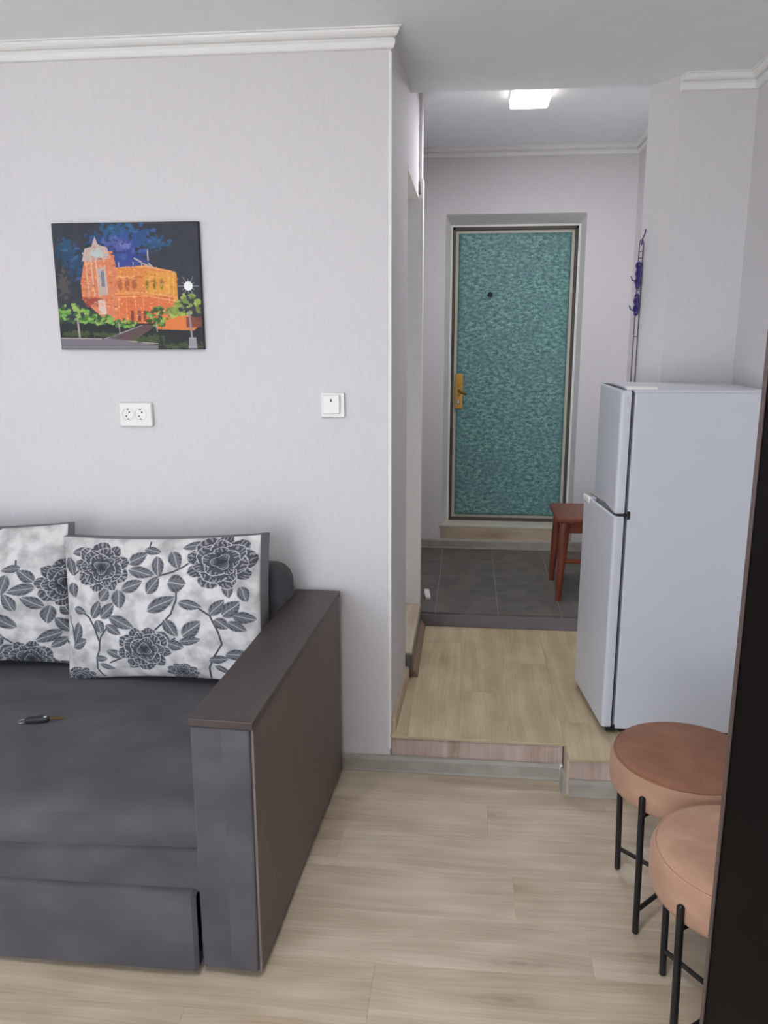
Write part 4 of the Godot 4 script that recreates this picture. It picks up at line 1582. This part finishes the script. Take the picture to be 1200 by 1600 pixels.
func build_socket_and_switch() -> void:
	var wpl: Material = M["white_plastic"]
	var t := thing("double_socket", "white double power socket on the wall under the canvas picture", "socket", Vector3(-0.9045, 1.344, 0.0))
	var st := mb()
	rbox(st, Vector3(0, 0, 0.0105), Vector3(0.120, 0.084, 0.019), 0.005, 3)
	part(t, "cover_plate", st, wpl)
	for s in [-1.0, 1.0]:
		st = mb()
		# round well: rim, wall and floor
		lathe(st, Vector3.ZERO, [Vector2(0.0225, -0.001), Vector2(0.0225, 0.0012), Vector2(0.0205, 0.0016), Vector2(0.0195, 0.0004), Vector2(0.0190, -0.0007), Vector2(0.0, -0.0007)], 32)
		var wl := part(t, "socket_well", st, wpl, Vector3(0.023 * s - 0.004, 0.002, 0.0212))
		wl.rotation.x = PI / 2
		for e in [-0.0095, 0.0095]:
			st = mb()
			lathe(st, Vector3.ZERO, [Vector2(0.0, 0.0004), Vector2(0.0028, 0.0004), Vector2(0.0028, -0.0004)], 12)
			part(wl, "pin_hole", st, M["pin_hole"], Vector3(e * 0.6, -0.0003, -e * 0.75))
		for e in [-1.0, 1.0]:
			st = mb()
			rbox(st, Vector3(0.0, -0.0002, 0.0165 * e), Vector3(0.008, 0.002, 0.003), 0.0008, 1)
			part(wl, "earth_clip", st, M["pin_hole"])
	t = thing("light_switch", "white single light switch on the wall near the passage edge", "switch", Vector3(-0.1985, 1.3825, 0.0))
	st = mb()
	rbox(st, Vector3(0, 0, 0.0085), Vector3(0.081, 0.085, 0.015), 0.004, 3)
	part(t, "cover_plate", st, wpl)
	st = mb()
	rbox(st, Vector3(-0.004, 0.004, 0.0215), Vector3(0.060, 0.064, 0.014), 0.004, 3)
	var rk := part(t, "rocker", st, wpl)
	rk.rotation.x = deg_to_rad(2.0)
	st = mb()
	rbox(st, Vector3(-0.004, 0.018, 0.0288), Vector3(0.006, 0.010, 0.002), 0.0008, 1)
	part(rk, "indicator", st, M["gasket"])


func build_ceiling_lamp() -> void:
	ceiling_lamp("square white ceiling lamp glowing over the entrance hall", Vector3(0.523, HALL, -1.335), 0.178, HALL_LAMP)
	ceiling_lamp("square white ceiling lamp of the living room, above and behind the camera", Vector3(-0.15, CEIL, 2.20), 0.40, ROOM_LAMP)


func ceiling_lamp(label: String, at: Vector3, side: float, energy: float) -> void:
	var t := thing("ceiling_lamp", label, "ceiling lamp", at)
	var st := mb()
	rbox(st, Vector3(0, -0.006, 0), Vector3(side + 0.008, 0.012, side + 0.008), 0.004, 2)
	part(t, "lamp_base", st, M["white_plastic"])
	st = mb()
	rbox(st, Vector3(0, -0.030, 0), Vector3(side, 0.038, side), 0.010, 3)
	part(t, "diffuser", st, M["lamp_diffuser"])
	var l := AreaLight3D.new()
	l.name = "lamp_glow"
	l.area_size = Vector2(side, side) * 0.96
	l.light_color = c8(248, 248, 255)
	l.light_energy = energy
	l.set("area_range", 8.0)
	l.shadow_enabled = true
	l.position = Vector3(0, -0.0515, 0)
	l.rotation.x = -PI / 2
	t.add_child(l)


func build_coat_rack() -> void:
	# narrow wire rack on the slanted end of the pier, its foot hidden behind the fridge
	var t := thing("wire_hook_rack", "slender purple wire hook rack on the pier rising behind the fridge", "hook rack", Vector3(0.945, 1.19, -0.666))
	var along := Vector3(-0.62, 0, -0.785)
	var out := Vector3(-0.785, 0, 0.62)
	t.basis = Basis(along, Vector3.UP, along.cross(Vector3.UP))
	var zo := 0.012 if along.cross(Vector3.UP).dot(out) > 0.0 else -0.012
	var sg := signf(zo)
	for s in [-1.0, 1.0]:
		var st := mb()
		tube(st, [Vector3(0.010 * s, 0.0, zo), Vector3(0.010 * s, 0.4, zo), Vector3(0.010 * s, 0.775, zo), Vector3(0.004 * s, 0.795, zo)], 0.0022, 8)
		part(t, "upright_wire", st, M["grey_wire"])
	for y in [0.02, 0.42, 0.60, 0.70, 0.725, 0.75]:
		var st := mb()
		tube(st, [Vector3(-0.010, y, zo), Vector3(0.010, y, zo)], 0.002, 8)
		part(t, "cross_wire", st, M["grey_wire"])
	# scrolled ornaments
	for e in [[0.650, 0.034, 6], [0.545, 0.032, 5]]:
		var st := mb()
		for k in e[2]:
			var path := []
			for i in 19:
				var a := TAU * i / 18.0
				path.append(Vector3(0.009 * cos(a) * (1.0 if k % 2 == 0 else -1.0), e[0] + (k - 2) * e[1] * 0.45 + 0.012 * sin(a), zo + sg * (0.004 + 0.006 * sin(a * 0.5))))
			tube(st, path, 0.0042, 8)
		part(t, "scroll_ornament", st, M["purple_enamel"])
	for y in [0.648, 0.535]:
		var st := mb()
		tube(st, [Vector3(0.006, y, zo), Vector3(0.006, y - 0.012, zo + sg * 0.018), Vector3(0.006, y - 0.008, zo + sg * 0.034), Vector3(0.006, y + 0.006, zo + sg * 0.040)], 0.0026, 8)
		part(t, "hook", st, M["purple_enamel"])
	var st := mb()
	tube(st, [Vector3(0.0, 0.775, zo), Vector3(-0.004, 0.80, zo), Vector3(-0.014, 0.815, zo), Vector3(-0.016, 0.832, zo)], 0.0022, 8)
	part(t, "hanger", st, M["purple_enamel"])


func build_key_and_stop() -> void:
	var t := thing("car_key", "black car key with a brass blade lying on the sofa seat", "key", Vector3(-1.005, 0.4845, 0.66), deg_to_rad(16.0))
	var st := mb()
	extrude(st, round_rect(-0.013, -0.034, 0.013, 0.034, [0.010, 0.007, 0.007, 0.010], 5), 1, 0.0, 0.014, 0.004)
	var fob := part(t, "fob", st, M["black_plastic"])
	st = mb()
	lathe(st, Vector3(0.024, 0.0135, 0.0), [Vector2(0.0, 0.003), Vector2(0.004, 0.0028), Vector2(0.006, 0.0015), Vector2(0.0065, 0.0)], 16)
	part(fob, "button", st, M["chrome"])
	st = mb()
	rbox(st, Vector3(0.058, 0.007, 0.0), Vector3(0.046, 0.003, 0.008), 0.001, 1)
	rbox(st, Vector3(0.064, 0.007, 0.004), Vector3(0.022, 0.003, 0.004), 0.001, 1)
	part(t, "blade", st, M["brass_dark"])
	st = mb()
	var ring := []
	for k in 25:
		var a := TAU * k / 24.0
		ring.append(Vector3(-0.044 + 0.011 * cos(a), 0.004, 0.011 * sin(a)))
	tube(st, ring, 0.0013, 8)
	part(t, "key_ring", st, M["chrome"])
	t = thing("door_stop", "small white door stop on the hall tiles beside the jamb", "door stop", Vector3(0.066, TILE, -1.42), deg_to_rad(10.0))
	st = mb()
	extrude(st, [Vector2(0.0, -0.018), Vector2(0.0, 0.055), Vector2(0.012, 0.055), Vector2(0.030, 0.000), Vector2(0.034, -0.018)], 0, -0.014, 0.014, 0.003, false)
	part(t, "wedge", st, M["white_plastic"])
	st = mb()
	rbox(st, Vector3(0, 0.034, -0.014), Vector3(0.022, 0.006, 0.010), 0.002, 1)
	part(t, "grip", st, M["white_plastic"])
